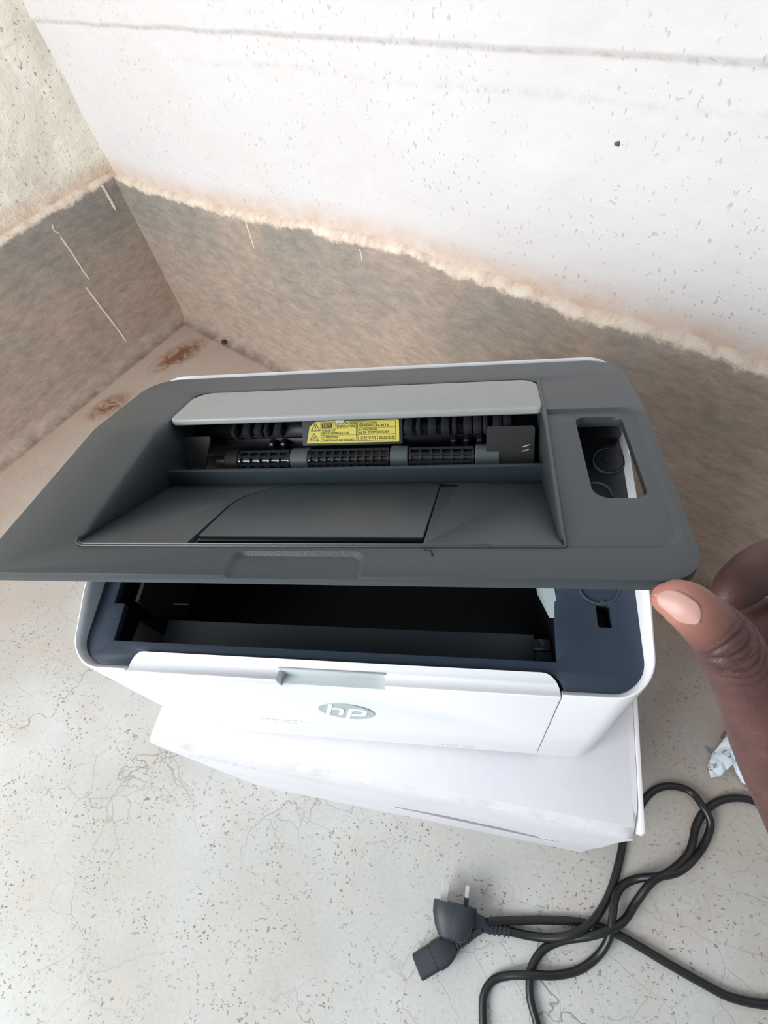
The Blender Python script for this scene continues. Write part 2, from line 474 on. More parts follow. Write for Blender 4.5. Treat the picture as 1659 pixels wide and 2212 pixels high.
# ---------------------------------------------------------------- room corner
CORNER = Vector((-0.7006, 1.0601, 0))
def wall_frame(ang):
    t = math.radians(ang); d = Vector((math.cos(t), math.sin(t), 0))
    return d
D_BACK = wall_frame(-33.5)                    # runs right from the corner
N_BACK = Vector((D_BACK.y, -D_BACK.x, 0))     # points into the room
D_LEFT = -wall_frame(59.3)                    # runs toward the viewer
N_LEFT = Vector((-D_LEFT.y, D_LEFT.x, 0))
if N_LEFT.x < 0: N_LEFT = -N_LEFT

BACK_TOP = [(-.05, .308), (.129, .307), (.257, .311), (.384, .317), (.496, .327), (.577, .337), (.712, .343), (.811, .340), (.876, .339), (.962, .337), (1.15, .338), (3, .34)]
LEFT_TOP = [(-.05, .308), (0, .3115), (.15, .317), (.25, .318), (3, .32)]
def interp(T, x):
    return float(np.interp(x, [a for a, b in T], [b for a, b in T]))

bm = bmesh.new()
for v in ((-2.2, -1.6), (2.2, -1.6), (2.2, 2.2), (-2.2, 2.2)):
    bm.verts.new((v[0], v[1], 0))
lo = [bm.verts.new((v.co.x, v.co.y, -.1)) for v in list(bm.verts)]
bm.verts.ensure_lookup_table(); vs = list(bm.verts)
bm.faces.new(vs[:4]); bm.faces.new(vs[4:][::-1])
for i in range(4): bm.faces.new((vs[i], vs[(i + 1) % 4], vs[4 + (i + 1) % 4], vs[4 + i]))
fl = obj('floor', bm_mesh('floor', bm), M_FLOOR); fl['kind'] = 'structure'

def grid_mesh(name, us, rows, fn, attrs=('foot',)):
    """fn(u, k) -> (Vector, (uvx, uvy), {attr: value}) for every column u, row index k"""
    nu = len(us); verts = []; uvs = []; at = {a: [] for a in attrs}
    for u in us:
        for k in range(rows):
            p, uv, d = fn(u, k); verts.append(p); uvs.append(uv)
            for a in attrs: at[a].append(d.get(a, 0.0))
    faces = [(i * rows + k, (i + 1) * rows + k, (i + 1) * rows + k + 1, i * rows + k + 1) for i in range(nu - 1) for k in range(rows - 1)]
    me = bpy.data.meshes.new(name); me.from_pydata([tuple(v) for v in verts], [], faces)
    l = me.uv_layers.new(name='UVMap')
    for lp in me.loops: l.data[lp.index].uv = uvs[lp.vertex_index]
    for a in attrs:
        ab = me.attributes.new(a, 'FLOAT', 'POINT')
        ab.data.foreach_set('value', at[a])
    me.shade_smooth()
    return me

def make_wall(name, D, Nn, top, mtl, length, amp, ledge, flip):
    us = list(np.linspace(-.02, 1.5, 190)) + list(np.linspace(1.56, length, 12))
    zs = list(np.linspace(.0, .28, 4)) + list(np.linspace(.295, .505, 44)) + list(np.linspace(.508, .575, 56)) + list(np.linspace(.58, .75, 24)) + list(np.linspace(.8, 2.2, 10))
    def fn(u, k):
        z = zs[k]
        t = interp(top, u)
        p = CORNER + D * u
        q = Vector((u * 14, z * 14, 3.1 if flip else 0))
        d = amp * (noise.fractal(q, .9, 2.1, 4)) + amp * .35 * noise.noise(Vector((u * 90, z * 90, 1)))
        lg = 0.0
        if ledge:
            zl = .531 + .019 * u + .0015 * noise.noise(Vector((u * 12, 0, 5)))
            d += .0030 * min(1, max(0, (z - zl) / .006))
            lg = math.exp(-((z - zl - .002) / .0024) ** 2)
            zl2 = zl - .028 - .004 * noise.noise(Vector((u * 6, 2, 5)))
            lg = max(lg, .45 * math.exp(-((z - zl2) / .003) ** 2) * (1 if u > .35 else 0))
            for uu in (.66, .685):
                lg = max(lg, .5 * math.exp(-((u - uu) / .0022) ** 2) * (1 if .38 < z < .50 else 0))
        ft = max(0.0, 1 - abs(z - t) / .035)
        h = z
        return p + Nn * (.002 + d) + Vector((0, 0, h)), (u, z), {'foot': ft, 'ledge': lg}
    me = grid_mesh(name, us, len(zs), fn, ('foot', 'ledge'))
    # thickness behind the plaster
    bm = bmesh.new(); bm.from_mesh(me)
    bmesh.ops.recalc_face_normals(bm, faces=bm.faces)
    bm.faces.ensure_lookup_table()
    if bm.faces[0].normal.dot(Nn) < 0: bmesh.ops.reverse_faces(bm, faces=bm.faces)
    bm.to_mesh(me); bm.free()
    o = obj(name, me, mtl); o['kind'] = 'structure'
    md = o.modifiers.new('thick', 'SOLIDIFY'); md.thickness = .12; md.offset = -1
    return o
make_wall('wall_back', D_BACK, N_BACK, BACK_TOP, M_WALLB, 2.6, .0016, True, False)
make_wall('wall_left', D_LEFT, N_LEFT, LEFT_TOP, M_WALLL, 2.6, .0040, False, True)

def make_skirting(name, D, Nn, top, length, other_n):
    us = list(np.linspace(-.01, 1.5, 300)) + list(np.linspace(1.55, length, 10))
    prof = []   # (fraction mode)
    NR = 34
    def fn(u, k):
        t = interp(top, u) + .004 * noise.fractal(Vector((u * 16, 7, 0)), .8, 2.1, 5)
        th = .013 + .0015 * noise.noise(Vector((u * 5, 1, 1)))
        ft = 0.0
        if k == 0: off, z = -.01, t + .004
        elif k <= 4:
            a = (k - 1) / 3 * math.pi / 2
            off = (th) * math.sin(a) + .0; z = t - .010 * (1 - math.cos(a))
        elif k <= 25:
            f = (k - 4) / 21
            z0 = t - .010; z = z0 + (.03 - z0) * f; off = th + .004 * f
        else:
            a = (k - 25) / (NR - 1 - 25) * math.pi / 2
            off = th + .004 + .028 * (1 - math.cos(a)); z = .0292 - .0290 * math.sin(a)
            ft = math.sin(a) ** 2 * (1 if k < NR - 1 else .5)
        d = .0010 * noise.fractal(Vector((u * 9, z * 9, 4)), .9, 2.1, 4) if 0 < k < NR - 1 else 0
        return CORNER + D * u + Nn * (off + d) + Vector((0, 0, z)), (u, t - z), {'foot': ft}
    me = grid_mesh(name, us, NR, fn, ('foot',))
    bm = bmesh.new(); bm.from_mesh(me)
    bmesh.ops.recalc_face_normals(bm, faces=bm.faces); bm.faces.ensure_lookup_table()
    if bm.faces[5].normal.dot(Nn + Vector((0, 0, .3))) < 0: bmesh.ops.reverse_faces(bm, faces=bm.faces)
    bm.to_mesh(me); bm.free()
    o = obj(name, me, M_SKIRT); o['kind'] = 'structure'
    return o
sk_b = make_skirting('baseboard_back', D_BACK, N_BACK, BACK_TOP, 2.5, N_LEFT)
sk_l = make_skirting('baseboard_left', D_LEFT, N_LEFT, LEFT_TOP, 2.5, N_BACK)

def drip(parent, D, Nn, pts, w):
    """a dried limewash run down the skirting face; pts = (along, z)"""
    bm = bmesh.new(); P = []
    for u, z in pts:
        f = (.30 - z) / .27
        P.append(CORNER + D * u + Nn * (.0132 + .004 * max(0, f)) + Vector((0, 0, z)))
    P = catmull(P, 5); w *= 1.7; r = [w * (.75 + .35 * noise.noise(Vector((i * .6, w * 900, 0)))) for i in range(len(P))]
    r[0] *= .5; r[-1] *= .3
    tube_bm(P, r, 8, bm, squash=.5, up0=Nn)
    return obj('limewash_drip', bm_mesh('limewash_drip', bm), M_DRIP, parent)
drip(sk_l, D_LEFT, N_LEFT, [(.0415, .306), (.041, .285), (.0414, .257)], .0021)
drip(sk_l, D_LEFT, N_LEFT, [(.165, .272), (.164, .24), (.165, .205), (.164, .183)], .0013)
drip(sk_l, D_LEFT, N_LEFT, [(.179, .176), (.176, .12), (.173, .07), (.1725, .037)], .0014)
drip(sk_l, D_LEFT, N_LEFT, [(.165, .295), (.168, .285), (.163, .275)], .0011)
drip(sk_b, D_BACK, N_BACK, [(.405, .308), (.404, .29), (.403, .262)], .0013)
drip(sk_b, D_BACK, N_BACK, [(.652, .325), (.653, .315), (.652, .305)], .001)

bm = bmesh.new(); bmesh.ops.create_icosphere(bm, subdivisions=2, radius=.0026)
for v in bm.verts: v.co = Vector((v.co.x * 1.1, v.co.y * .6, v.co.z * .8)) + .0012 * noise.noise_vector(v.co * 300)
wo = obj('dark_chip', bm_mesh('dark_chip', bm), plastic('dark_chip', (.10, .10, .12, 1), .7), bpy.data.objects['wall_back'])
wo.location = CORNER + D_BACK * .974 + N_BACK * .003 + Vector((0, 0, .493))

# ---------------------------------------------------------------- cardboard box under the printer
BZ = .2688
t_ = math.radians(-5.05)
BOX = Matrix.Translation((-.2790, .0655, 0)) @ Matrix.Rotation(t_, 4, 'Z')     # local: x along the front, y into depth
BW, BD = .3866, .272
box = empty('cardboard_box', tuple(BOX.translation))
tag(box, 'white cardboard carton with worn front edge, on the floor under the printer', 'box')
box.rotation_euler = (0, 0, t_)

def carton():
    bm = bmesh.new()
    nx, ny, nz = 60, 30, 26
    def face(o, a, b, na, nb):
        g = [[bm.verts.new(Vector(o) + Vector(a) * i / na + Vector(b) * j / nb) for j in range(nb + 1)] for i in range(na + 1)]
        for i in range(na):
            for j in range(nb): bm.faces.new((g[i][j], g[i + 1][j], g[i + 1][j + 1], g[i][j + 1]))
    face((0, 0, 0), (BW, 0, 0), (0, 0, BZ), nx, nz); face((0, BD, 0), (BW, 0, 0), (0, 0, BZ), nx, nz)
    face((0, 0, 0), (0, BD, 0), (0, 0, BZ), ny, nz); face((BW, 0, 0), (0, BD, 0), (0, 0, BZ), ny, nz)
    face((0, 0, BZ), (BW, 0, 0), (0, BD, 0), nx, ny); face((0, 0, 0), (BW, 0, 0), (0, BD, 0), nx, ny)
    bmesh.ops.remove_doubles(bm, verts=bm.verts, dist=1e-5)
    for v in bm.verts:
        c = v.co.copy()
        # gentle bulge and dented front top edge
        n = noise.noise(c * 14)
        if c.z > .002 and c.z < BZ - .001 and c.y < .001: v.co.y += .0012 * n
        e = max(0, 1 - (abs(c.z - BZ) + abs(c.y)) / .012)
        if e > 0:
            v.co.z -= e * (.0012 + .0020 * max(0, noise.noise(Vector((c.x * 30, 3, 1)))))
            v.co.y += e * (.0008 + .0014 * max(0, noise.noise(Vector((c.x * 34, 9, 1)))))
        e = max(0, 1 - (abs(c.x - BW) + abs(c.y) + abs(c.z - BZ)) / .02)
        if e > 0: v.co += Vector((-.004, .003, -.005)) * e
    me = bm_mesh('carton', bm, 50)
    a = me.attributes.new('wear', 'FLOAT', 'POINT')
    a.data.foreach_set('value', [max(0.0, 1 - (abs(v.co.z - BZ) + max(0, v.co.y)) / .016) * (1.0 if v.co.y < .03 else .4) * min(1, .25 + 2.2 * max(0, noise.noise(Vector((v.co.x * 16 + 3.1, 0, 0))) + .05)) for v in me.vertices])
    return me
obj('carton', carton(), M_CARD, box)
def bxpart(name, x0, x1, y0, y1, z0, z1, m, bev=.0006, rot=None):
    bm = box_bm(x0, x1, y0, y1, z0, z1); bevel_bm(bm, bev)
    if rot: 
        bmesh.ops.rotate(bm, verts=bm.verts, cent=((x0 + x1) / 2, (y0 + y1) / 2, (z0 + z1) / 2), matrix=Matrix.Rotation(rot[1], 3, rot[0]))
    return obj(name, bm_mesh(name, bm), m, box)
o = bxpart('side_flap', BW + .0004, BW + .0036, .004, BD - .002, .002, BZ + .0008, M_CARDSIDE); o['label'] = 'side flap of the box standing proud as a second layer'
o = bxpart('top_panel', BW * .002, BW - .0035, .006, BD - .002, BZ - .0012, BZ + .00002, M_CARD, .0004)
o = bxpart('cut_slot', .1930, .3490, -.0012, .0004, .1075, .1105, plastic('slot_dark_card', (.30, .28, .31, 1), .8), .0004, ('Y', .112)); o['label'] = 'narrow grey slot in the front face'
# flattened tuck tab with rounded end beside the slot
bm = prism_bm(rect(.178, .352, .060, .1035, (.01, .01, .004, .004)), -.0009, .0004)
me = bm_mesh('tuck_tab', bm); map_mesh(me, lambda c: Vector((c.x, c.z, c.y)))
o = obj('tuck_tab', me, M_CARD, box)
# rows of small worn print
def print_marks(name, segs, parent, m, fn):
    bm = bmesh.new()
    for (u, v, w, h) in segs:
        vs = [bm.verts.new(fn(*q)) for q in ((u, v), (u + w, v), (u + w, v + h), (u, v + h))]
        bm.faces.new(vs)
    return obj(name, bm_mesh(name, bm, recalc=False), m, parent)
rs = random.Random(4)
seg = []
u = .012
while u < .085: seg.append((u, .226 + .0018 * rs.random(), .002 + .005 * rs.random(), .0028)); u += .006 + .002 * rs.random()
u = .095
while u < .150: seg.append((u, .228, .004 + .003 * rs.random(), .0010)); u += .009
o = print_marks('printed_marks', seg, box, M_GREY_INK, lambda u, v: Vector((u, -.0016, v)))
# corner tear
bm = bmesh.new(); bmesh.ops.create_icosphere(bm, subdivisions=2, radius=.004)
for v in bm.verts: v.co = Vector((v.co.x * .5, v.co.y * .6, v.co.z * 1.3)) + .0012 * noise.noise_vector(v.co * 400) + Vector((BW + .0020, .0048, BZ - .006))
obj('torn_corner', bm_mesh('torn_corner', bm), M_CARDSIDE, box)

# ---------------------------------------------------------------- printer
XL, XR, YF, YB = -.2453, .0857, .0795, .2992
printer = empty('printer', ((XL + XR) / 2, .19, BZ))
tag(printer, 'white and charcoal laser printer with its top cover lifted, standing on a white cardboard box', 'printer')
POFF = Vector(((XL + XR) / 2, .19, BZ))
def pobj(name, me, m, parent=None, label=None):
    """link a mesh given in world coordinates under the printer (or one of its parts)"""
    par = parent or printer
    map_mesh(me, lambda c: c - POFF)
    o = obj(name, me, m, par)
    if label: o['label'] = label
    return o
RIM = [(.0795, .4320), (.088, .4352), (.098, .4385), (.115, .4442), (.128, .449), (.17, .4550), (.235, .4590), (.31, .4605)]
def rim_z(y): return interp(RIM, y)
def deck_z(x, y):
    f = min(1, max(0, (y - .138) / .02))
    return min(rim_z(y) - .0035, (.4295 + (y - .0795) * .118) * (1 - f) + (rim_z(y) - .0040) * f)

# white outer shell: everything but the front door bay
def outline_shell(ins, r):
    pts = rpoly([(.0400, YF + ins), (XR - ins, YF + ins, max(.002, r - ins)), (XR - ins, YB - ins, max(.002, .018 - ins)), (XL + ins, YB - ins, max(.002, .018 - ins)), (XL + ins, YF + ins, max(.002, r - ins)), (-.2081, YF + ins)], 14)
    return pts
def shell():
    bm = bmesh.new()
    A = outline_shell(0, .021); B = outline_shell(.0010, .021); C_ = outline_shell(.0040, .021)
    def dens(P):   # the rim slopes along the sides, so add points there
        out = []
        for i in range(len(P) - 1):
            a, b = Vector(P[i]), Vector(P[i + 1]); n = max(1, int((b - a).length / .012))
            out += [a + (b - a) * k / n for k in range(n)]
        out.append(Vector(P[-1])); return out
    # equal counts: sample each by index, built from the same polygon so densities agree on A
    n_pts = []
    DA = []; DB = []; DC = []
    for i in range(len(A) - 1):
        a, b = Vector(A[i]), Vector(A[i + 1]); n = max(1, int((b - a).length / .012))
        for k in range(n):
            f = k / n
            DA.append(a.lerp(b, f)); DB.append(Vector(B[i]).lerp(Vector(B[i + 1]), f)); DC.append(Vector(C_[i]).lerp(Vector(C_[i + 1]), f))
    DA.append(Vector(A[-1])); DB.append(Vector(B[-1])); DC.append(Vector(C_[-1]))
    rows = []
    for a, b, c in zip(DA, DB, DC):
        zt = rim_z(a.y)
        foot = a.lerp(c, .35)
        r = [(foot, BZ + .0022), (a, BZ + .0045), (a, BZ + .08), (a, zt - .0014), (a.lerp(b, .35), zt - .0003), (a.lerp(b, 1.0), zt), (b.lerp(c, .5), zt - .0009), (c, zt - .0032), (c, zt - .02), (c, BZ + .0022)]
        rows.append([bm.verts.new((p.x, p.y, z)) for p, z in r])
    for i in range(len(rows) - 1):
        for k in range(len(rows[0])):
            k2 = (k + 1) % len(rows[0])
            bm.faces.new((rows[i][k], rows[i + 1][k], rows[i + 1][k2], rows[i][k2]))
    bm.faces.new(rows[0]); bm.faces.new(rows[-1][::-1])
    return bm_mesh('body_shell', bm, 38)
body = pobj('body_shell', shell(), M_WHITE, label='glossy white outer casing')

bm = prism_bm(rect(XL + .005, XR - .005, YF + .005, YB - .005, .015), BZ + .0025, BZ + .006)
pobj('base_plate', bm_mesh('base_plate', bm), M_BLACK)
for fx in (XL + .03, XR - .03):
    for fy in (YF + .02, YB - .03):
        bm = prism_bm(rect(fx - .008, fx + .008, fy - .006, fy + .006, .004), BZ + .0002, BZ + .0035)
        pobj('rubber_foot', bm_mesh('rubber_foot', bm), M_BLACK)

# front door with curved top lip
def door():
    x0, x1 = -.2073, .0392
    prof = [(YF + .004, BZ + .006), (YF - .0002, BZ + .0065), (YF - .0003, BZ + .06), (YF - .0003, .4255)]
    prof += [(YF - .0003, .4306), (YF + .0001, .4311)]
    for k in range(1, 9):
        a = k / 8
        prof.append((YF + .0112 * a, .4310 + .0030 * a ** 2.4 - .0009 * math.sin(a * math.pi)))
    prof.append((YF + .0112, .418)); prof.append((YF + .004, .418))
    bm = bmesh.new()
    xs = [(x0, 0), (x0 + .0008, 0), (x1 - .0008, 0), (x1, 0)]
    rings = []
    for x, _ in xs: rings.append([bm.verts.new((x, y, z)) for y, z in prof])
    for i in range(len(rings) - 1):
        for k in range(len(prof)):
            bm.faces.new((rings[i][k], rings[i][(k + 1) % len(prof)], rings[i + 1][(k + 1) % len(prof)], rings[i + 1][k]))
    bm.faces.new(rings[0][::-1]); bm.faces.new(rings[-1])
    # cut the lip's back corners round, and the finger notch
    cuts = []
    for sx, ex in ((x0, 1), (x1, -1)):
        c = bmesh.new(); r = .009
        P = [(sx - ex * .002, YF + .002), (sx - ex * .002, YF + .03), (sx + ex * r, YF + .03), (sx + ex * r, YF + .0112)]
        for k in range(1, 9):
            a = math.pi / 2 * k / 8
            P.append((sx + ex * (r - r * math.sin(a)), YF + .0112 - r * (1 - math.cos(a))))
        cuts.append(prism_bm(P, .4235, .45, c))
    nb = prism_bm(rect(-.1140, -.0520, YF - .01, YF + .0068, (0, 0, .0035, .0035)), .4205, .45)
    cuts.append(nb)
    return finish(cut(bm, cuts, .0005, 'front_door', bev_angle=50), 38)
fdoor = pobj('front_door', door(), M_WHITE)
bm = box_bm(-.1138, -.0522, YF + .0010, YF + .0066, .4200, .4215)
pobj('door_handle', bm_mesh('door_handle', bm), M_HANDLE_SHADE, fdoor, 'finger recess in the door lip, its shade painted grey')
bm = box_bm(-.1138, -.0522, YF + .0058, YF + .0071, .4210, .4318); bevel_bm(bm, .0004)
pobj('handle_back', bm_mesh('handle_back', bm), M_HANDLE_SHADE, fdoor)

# round badge: two tilted letters standing full height inside an ellipse
def front_map(cx, cz, y):
    return lambda c: Vector((cx + c.x, y - c.z, cz + c.y))
LCX, LCZ, LRX, LRZ = -.0862, .3700, .0182, .0192
bm = prism_bm([(LRX * math.cos(2 * math.pi * k / 64), LRZ * math.sin(2 * math.pi * k / 64)) for k in range(64)], 0, .0006)
me = bm_mesh('badge', bm); map_mesh(me, front_map(LCX, LCZ, YF - .0003)); badge = pobj('round_badge', me, M_LOGO, fdoor, 'grey oval badge with white letters h and p')
def stroke_poly(pts, sh=.22):
    return [((x + .0002) * 1.22 + sh * y, y if abs(y) > .012 else y * 1.2) for x, y in pts]
def letters_hp():
    bm = bmesh.new()
    w = .0026
    def arch(x, flip=False):
        # n-shaped (h) or bowl (p)
        pass
    hx = -.0098
    def add(P):
        prism_bm(stroke_poly(P), .0005, .0010, bm)
    # h: stem to the rim, rounded arch to the right; p: stem to the lower rim, rounded bowl
    T, Bt, o1, o2 = .0086, -.0086, .0034, .0016
    def add2(P): prism_bm([(x + .30 * y, y) for x, y in P], .0005, .0010, bm)
    hx = -.0128; w = .0027; hr = hx + .0112
    add2([(hx, Bt), (hx + w, Bt), (hx + w, .0172), (hx, .0176)])
    add2(rpoly([(hx + w - .0001, T - .0030), (hx + w - .0001, T), (hr, T, o1), (hr, Bt), (hr - w, Bt), (hr - w, T - .0030, o2)], 6))
    px = .0012; pr = px + .0122
    add2([(px, -.0176), (px + w, -.0172), (px + w, T), (px, T)])
    add2(rpoly([(px + w - .0001, T - .0030), (px + w - .0001, T), (pr, T, o1), (pr, Bt, o1), (px + w - .0001, Bt), (px + w - .0001, Bt + .0030), (pr - w, Bt + .0030, o2), (pr - w, T - .0030, o2)], 6))
    me = bm_mesh('badge_letters', bm); map_mesh(me, front_map(LCX, LCZ, YF - .0003)); return me
lt = letters_hp()
pobj('badge_letters', lt, M_LOGOW, badge, 'white letters h and p')

def text_mesh(s, size, name, align='LEFT', shear=0):
    cu = bpy.data.curves.new('t', 'FONT'); cu.body = s; cu.size = size; cu.align_x = align; cu.shear = shear
    cu.fill_mode = 'BOTH'; cu.extrude = 0; cu.resolution_u = 3
    o = bpy.data.objects.new('t', cu); COL.objects.link(o)
    dg = bpy.context.evaluated_depsgraph_get(); dg.update()
    me = bpy.data.meshes.new_from_object(o.evaluated_get(dg), depsgraph=dg); me.name = name
    bpy.data.objects.remove(o); bpy.data.curves.remove(cu)
    return me
me = text_mesh('HP Laser 107w', .0046, 'model_lettering'); map_mesh(me, lambda c: Vector((-.0335 + c.x * .98, YF - .0007, .2820 + c.y)))
pobj('model_lettering', me, M_GREY_INK, fdoor, 'small grey model lettering low on the front')
seg = [(-.160 + i * .0042, .327 + .003 * rs.random(), .0034, .0012) for i in range(9)] + [(-.152 + i * .005, .321, .003, .0011) for i in range(4)]
print_marks('faint_scuff', [(a - POFF.x, b - POFF.z, c, d) for a, b, c, d in seg], fdoor, plastic('pale_green_scuff', (.62, .70, .70, 1), .5), lambda u, v: Vector((u, YF - .0007 - POFF.y, v)))

# dark deck around the toner opening
def deck():
    out = rpoly([(XL + .0036, YF + .0030, .0185), (XR - .0036, YF + .0030, .0185), (XR - .0036, YB - .004, .015), (XL + .0036, YB - .004, .015)], 12)
    bm = prism_bm(out, -.005, 0)
    c = [prism_bm(rpoly([(-.2225, .0975), (.0385, .0975), (.0395, .2750), (-.2300, .2750), (-.2300, .1205), (-.2225, .1205)]), -.02, .02)]
    dr = rpoly([(-.2079, YF - .01), (.0410, YF - .01), (.0410, YF + .0118, .009), (-.2079, YF + .0118, .009)], 10)
    c.append(prism_bm(dr, -.02, .02))
    c.append(prism_bm(rect(.0608, .0680, .1168, .1295, .0012), -.02, .02))
    me = cut(bm, c, .0006, 'deck', bev_angle=50)
    bm = bmesh.new(); bm.from_mesh(me)
    for yy in (.085, .09, .10, .11, .12, .138, .143, .148, .153, .158, .17, .22):
        bmesh.ops.bisect_plane(bm, geom=list(bm.verts) + list(bm.edges) + list(bm.faces), plane_co=(0, yy, 0), plane_no=(0, 1, 0))
    bm.to_mesh(me); bm.free()
    map_mesh(me, lambda q: Vector((q.x, q.y, q.z + deck_z(q.x, q.y))))
    return finish(me, 35)
dk = pobj('deck', deck(), M_DECK, label='dark inner deck around the opening, blue sky light in its colour')

def bay():
    """open-topped dark tub under the deck opening"""
    bm = bmesh.new()
    def quad(*p): bm.faces.new([bm.verts.new(q) for q in p])
    x0, x1, yf, yl, yb = -.2305, .0400, .0972, .1215, .2760
    zt = .427; zl = .405; zb = .33
    quad((x0, yf, zt), (x1, yf, zt), (x1, yf, zl), (x0, yf, zl))
    quad((x0, yl, zl - .002), (x1, yl, zl - .002), (x1, yl + .004, zb), (x0, yl + .004, zb))
    quad((x0, yl + .004, zb), (x1, yl + .004, zb), (x1, yb, zb), (x0, yb, zb))
    quad((x0, yb, zb), (x1, yb, zb), (x1, yb, .441), (x0, yb, .441))
    for x in (x0, x1):
        quad((x, yf, zt), (x, yf, zl), (x, yl, zl - .002), (x, yl + .004, zb), (x, yb, zb), (x, yb, .441))
    me = bm_mesh('toner_bay', bm)
    return me
tb = pobj('toner_bay', bay(), M_BAY, label='black empty toner compartment')
bm = box_bm(-.2080, .0300, .0972, .1222, .4030, .4052); bevel_bm(bm, .0006)
pobj('bay_ledge', bm_mesh('bay_ledge', bm), M_LEDGE, tb, 'dark grey ledge along the front of the compartment')
bm = box_bm(.0300, .0398, .0972, .1120, .4030, .4052); bevel_bm(bm, .0006)
pobj('bay_ledge', bm_mesh('bay_ledge', bm), M_LEDGE, tb)
bm = box_bm(.0290, .0390, .1120, .1190, .4000, .4075); bevel_bm(bm, .0012)
pobj('catch', bm_mesh('catch', bm), M_RIB, tb, 'glossy black catch at the end of the ledge')
# left inner guide plate and right pale cheek
bm = prism_bm([(.124, .372), (.20, .372), (.20, .434), (.124, .430)], -.2195, -.2170)
me = bm_mesh('guide_cheek', bm); map_mesh(me, lambda c: Vector((c.z, c.x, c.y))); pobj('guide_cheek', me, M_GUIDE, tb)
bm = prism_bm([(.1212, .4335), (.1225, .4305), (.150, .402), (.200, .402), (.200, .440), (.135, .4365)], .0350, .0395)
me = bm_mesh('guide_cheek', bm); map_mesh(me, lambda c: Vector((c.z + (c.x - .1212) * -.10 + .0015, c.x, c.y))); pobj('guide_cheek', me, M_SILVER, tb, 'pale blue-grey cheek at the right end of the compartment')
bm = tube_bm([(-.2190, .139, .3920), (-.2060, .1392, .3918)], .0006, 8); pobj('contact_spring', bm_mesh('contact_spring', bm), M_METAL, tb, 'thin bright metal contact')

# control corner: button seen through the cover's window, round outline near the front
def ring_at(cx, cy, r, w, z0, z1, m, name, parent, start=0, end=360, tilt=.118):
    bm = bmesh.new(); n = 48; R = []
    for k in range(n + 1):
        a = math.radians(start + (end - start) * k / n)
        R.append([bm.verts.new((cx + q * math.cos(a), cy + q * math.sin(a), deck_z(0, cy + q * math.sin(a)) + z)) for q, z in ((r, z0), (r, z1), (r + w * .5, z1 + .0002), (r + w, z1), (r + w, z0))])
    for i in range(n):
        for k in range(4): bm.faces.new((R[i][k], R[i + 1][k], R[i + 1][k + 1], R[i][k + 1]))
    return pobj(name, bm_mesh(name, bm), m, parent)
ring_at(.0737, .2132, .0083, .0007, -.001, .0019, M_LEDGE, 'button_ring', dk)
bm = prism_bm([(.0737 + .0080 * math.cos(2 * math.pi * k / 40), .2132 + .0080 * math.sin(2 * math.pi * k / 40)) for k in range(40)], lambda x, y: deck_z(x, y) - .001, lambda x, y: deck_z(x, y) + .0019)
pb = pobj('power_button', bm_mesh('power_button', bm), M_BLACK, dk, 'round black button seen through the cover window')
bm = prism_bm([(.0737 + .0022 * math.cos(2 * math.pi * k / 20), .2132 + .0022 * math.sin(2 * math.pi * k / 20)) for k in range(20)], lambda x, y: deck_z(x, y) + .0004, lambda x, y: deck_z(x, y) + .0024)
pobj('button_centre', bm_mesh('button_centre', bm), M_RIB, dk)
bm = prism_bm(rect(.048, .0818, .160, .276, .003), lambda x, y: deck_z(x, y) - .001, lambda x, y: deck_z(x, y) + .0015)
pobj('control_panel', bm_mesh('control_panel', bm), M_BLACK, dk, 'black control panel under the cover window')
bm = prism_bm(rect(.048, .0818, .2275, .276, .003), lambda x, y: deck_z(x, y) - .001, lambda x, y: deck_z(x, y) + .0050)
me = bm_mesh('raised_step', bm); pobj('raised_step', me, M_BLACK, dk)
ring_at(.0648, .1900, .0075, .0007, -.001, .0019, M_LEDGE, 'button_ring', dk, -10, 110)
ring_at(.0630, .1400, .0100, .0012, -.001, .0008, M_LEDGE, 'round_outline', dk, 170, 370)
bm = prism_bm([(.0640 + .0012 * math.cos(2 * math.pi * k / 16), .1282 + .002 + .0010 * math.sin(2 * math.pi * k / 16)) for k in range(16)], lambda x, y: deck_z(x, y) - .001, lambda x, y: deck_z(x, y) + .0010)
pobj('small_nub', bm_mesh('small_nub', bm), M_LEDGE, dk)
bm = box_bm(.0600, .0690, .1160, .1300, .418, .4225)
pobj('slot_floor', bm_mesh('slot_floor', bm), M_BAY, dk)
bm = bmesh.new()
for x0, x1, y0, y1 in ((.0600, .0607, .1160, .1302), (.0681, .0688, .1160, .1302), (.0600, .0688, .1160, .1167), (.0600, .0688, .1296, .1303)): box_bm(x0, x1, y0, y1, .4185, .4300, bm)
pobj('slot_walls', bm_mesh('slot_walls', bm), M_BLACK, dk)

# ---- lifted cover, built flat in (x, s, n) and bent about its hinge line
B0 = Vector((0, .2863, .4665)); K0 = Vector((0, .2146, .4944)); F0 = Vector((0, .0990, .5192))
a1 = math.atan2(K0.z - B0.z, B0.y - K0.y); a2 = math.atan2(F0.z - K0.z, K0.y - F0.y)
L1 = (K0 - B0).length; LT = L1 + (F0 - K0).length
_S = np.linspace(-.02, .24, 1041); _h = .25 / 1000 * 1.0
_T = []
y_, z_ = 0.0, 0.0
acc = [(0.0, 0.0)]
def ang_at(s):
    f = min(1, max(0, (s - (L1 - .009)) / .018)); f = f * f * (3 - 2 * f)
    return a1 + (a2 - a1) * f
for i in range(1, len(_S)):
    a = ang_at((_S[i] + _S[i - 1]) / 2); h = _S[i] - _S[i - 1]
    y_ -= h * math.cos(a); z_ += h * math.sin(a); acc.append((y_, z_))
acc = np.array(acc); i0 = int(np.argmin(abs(_S))); acc -= acc[i0]
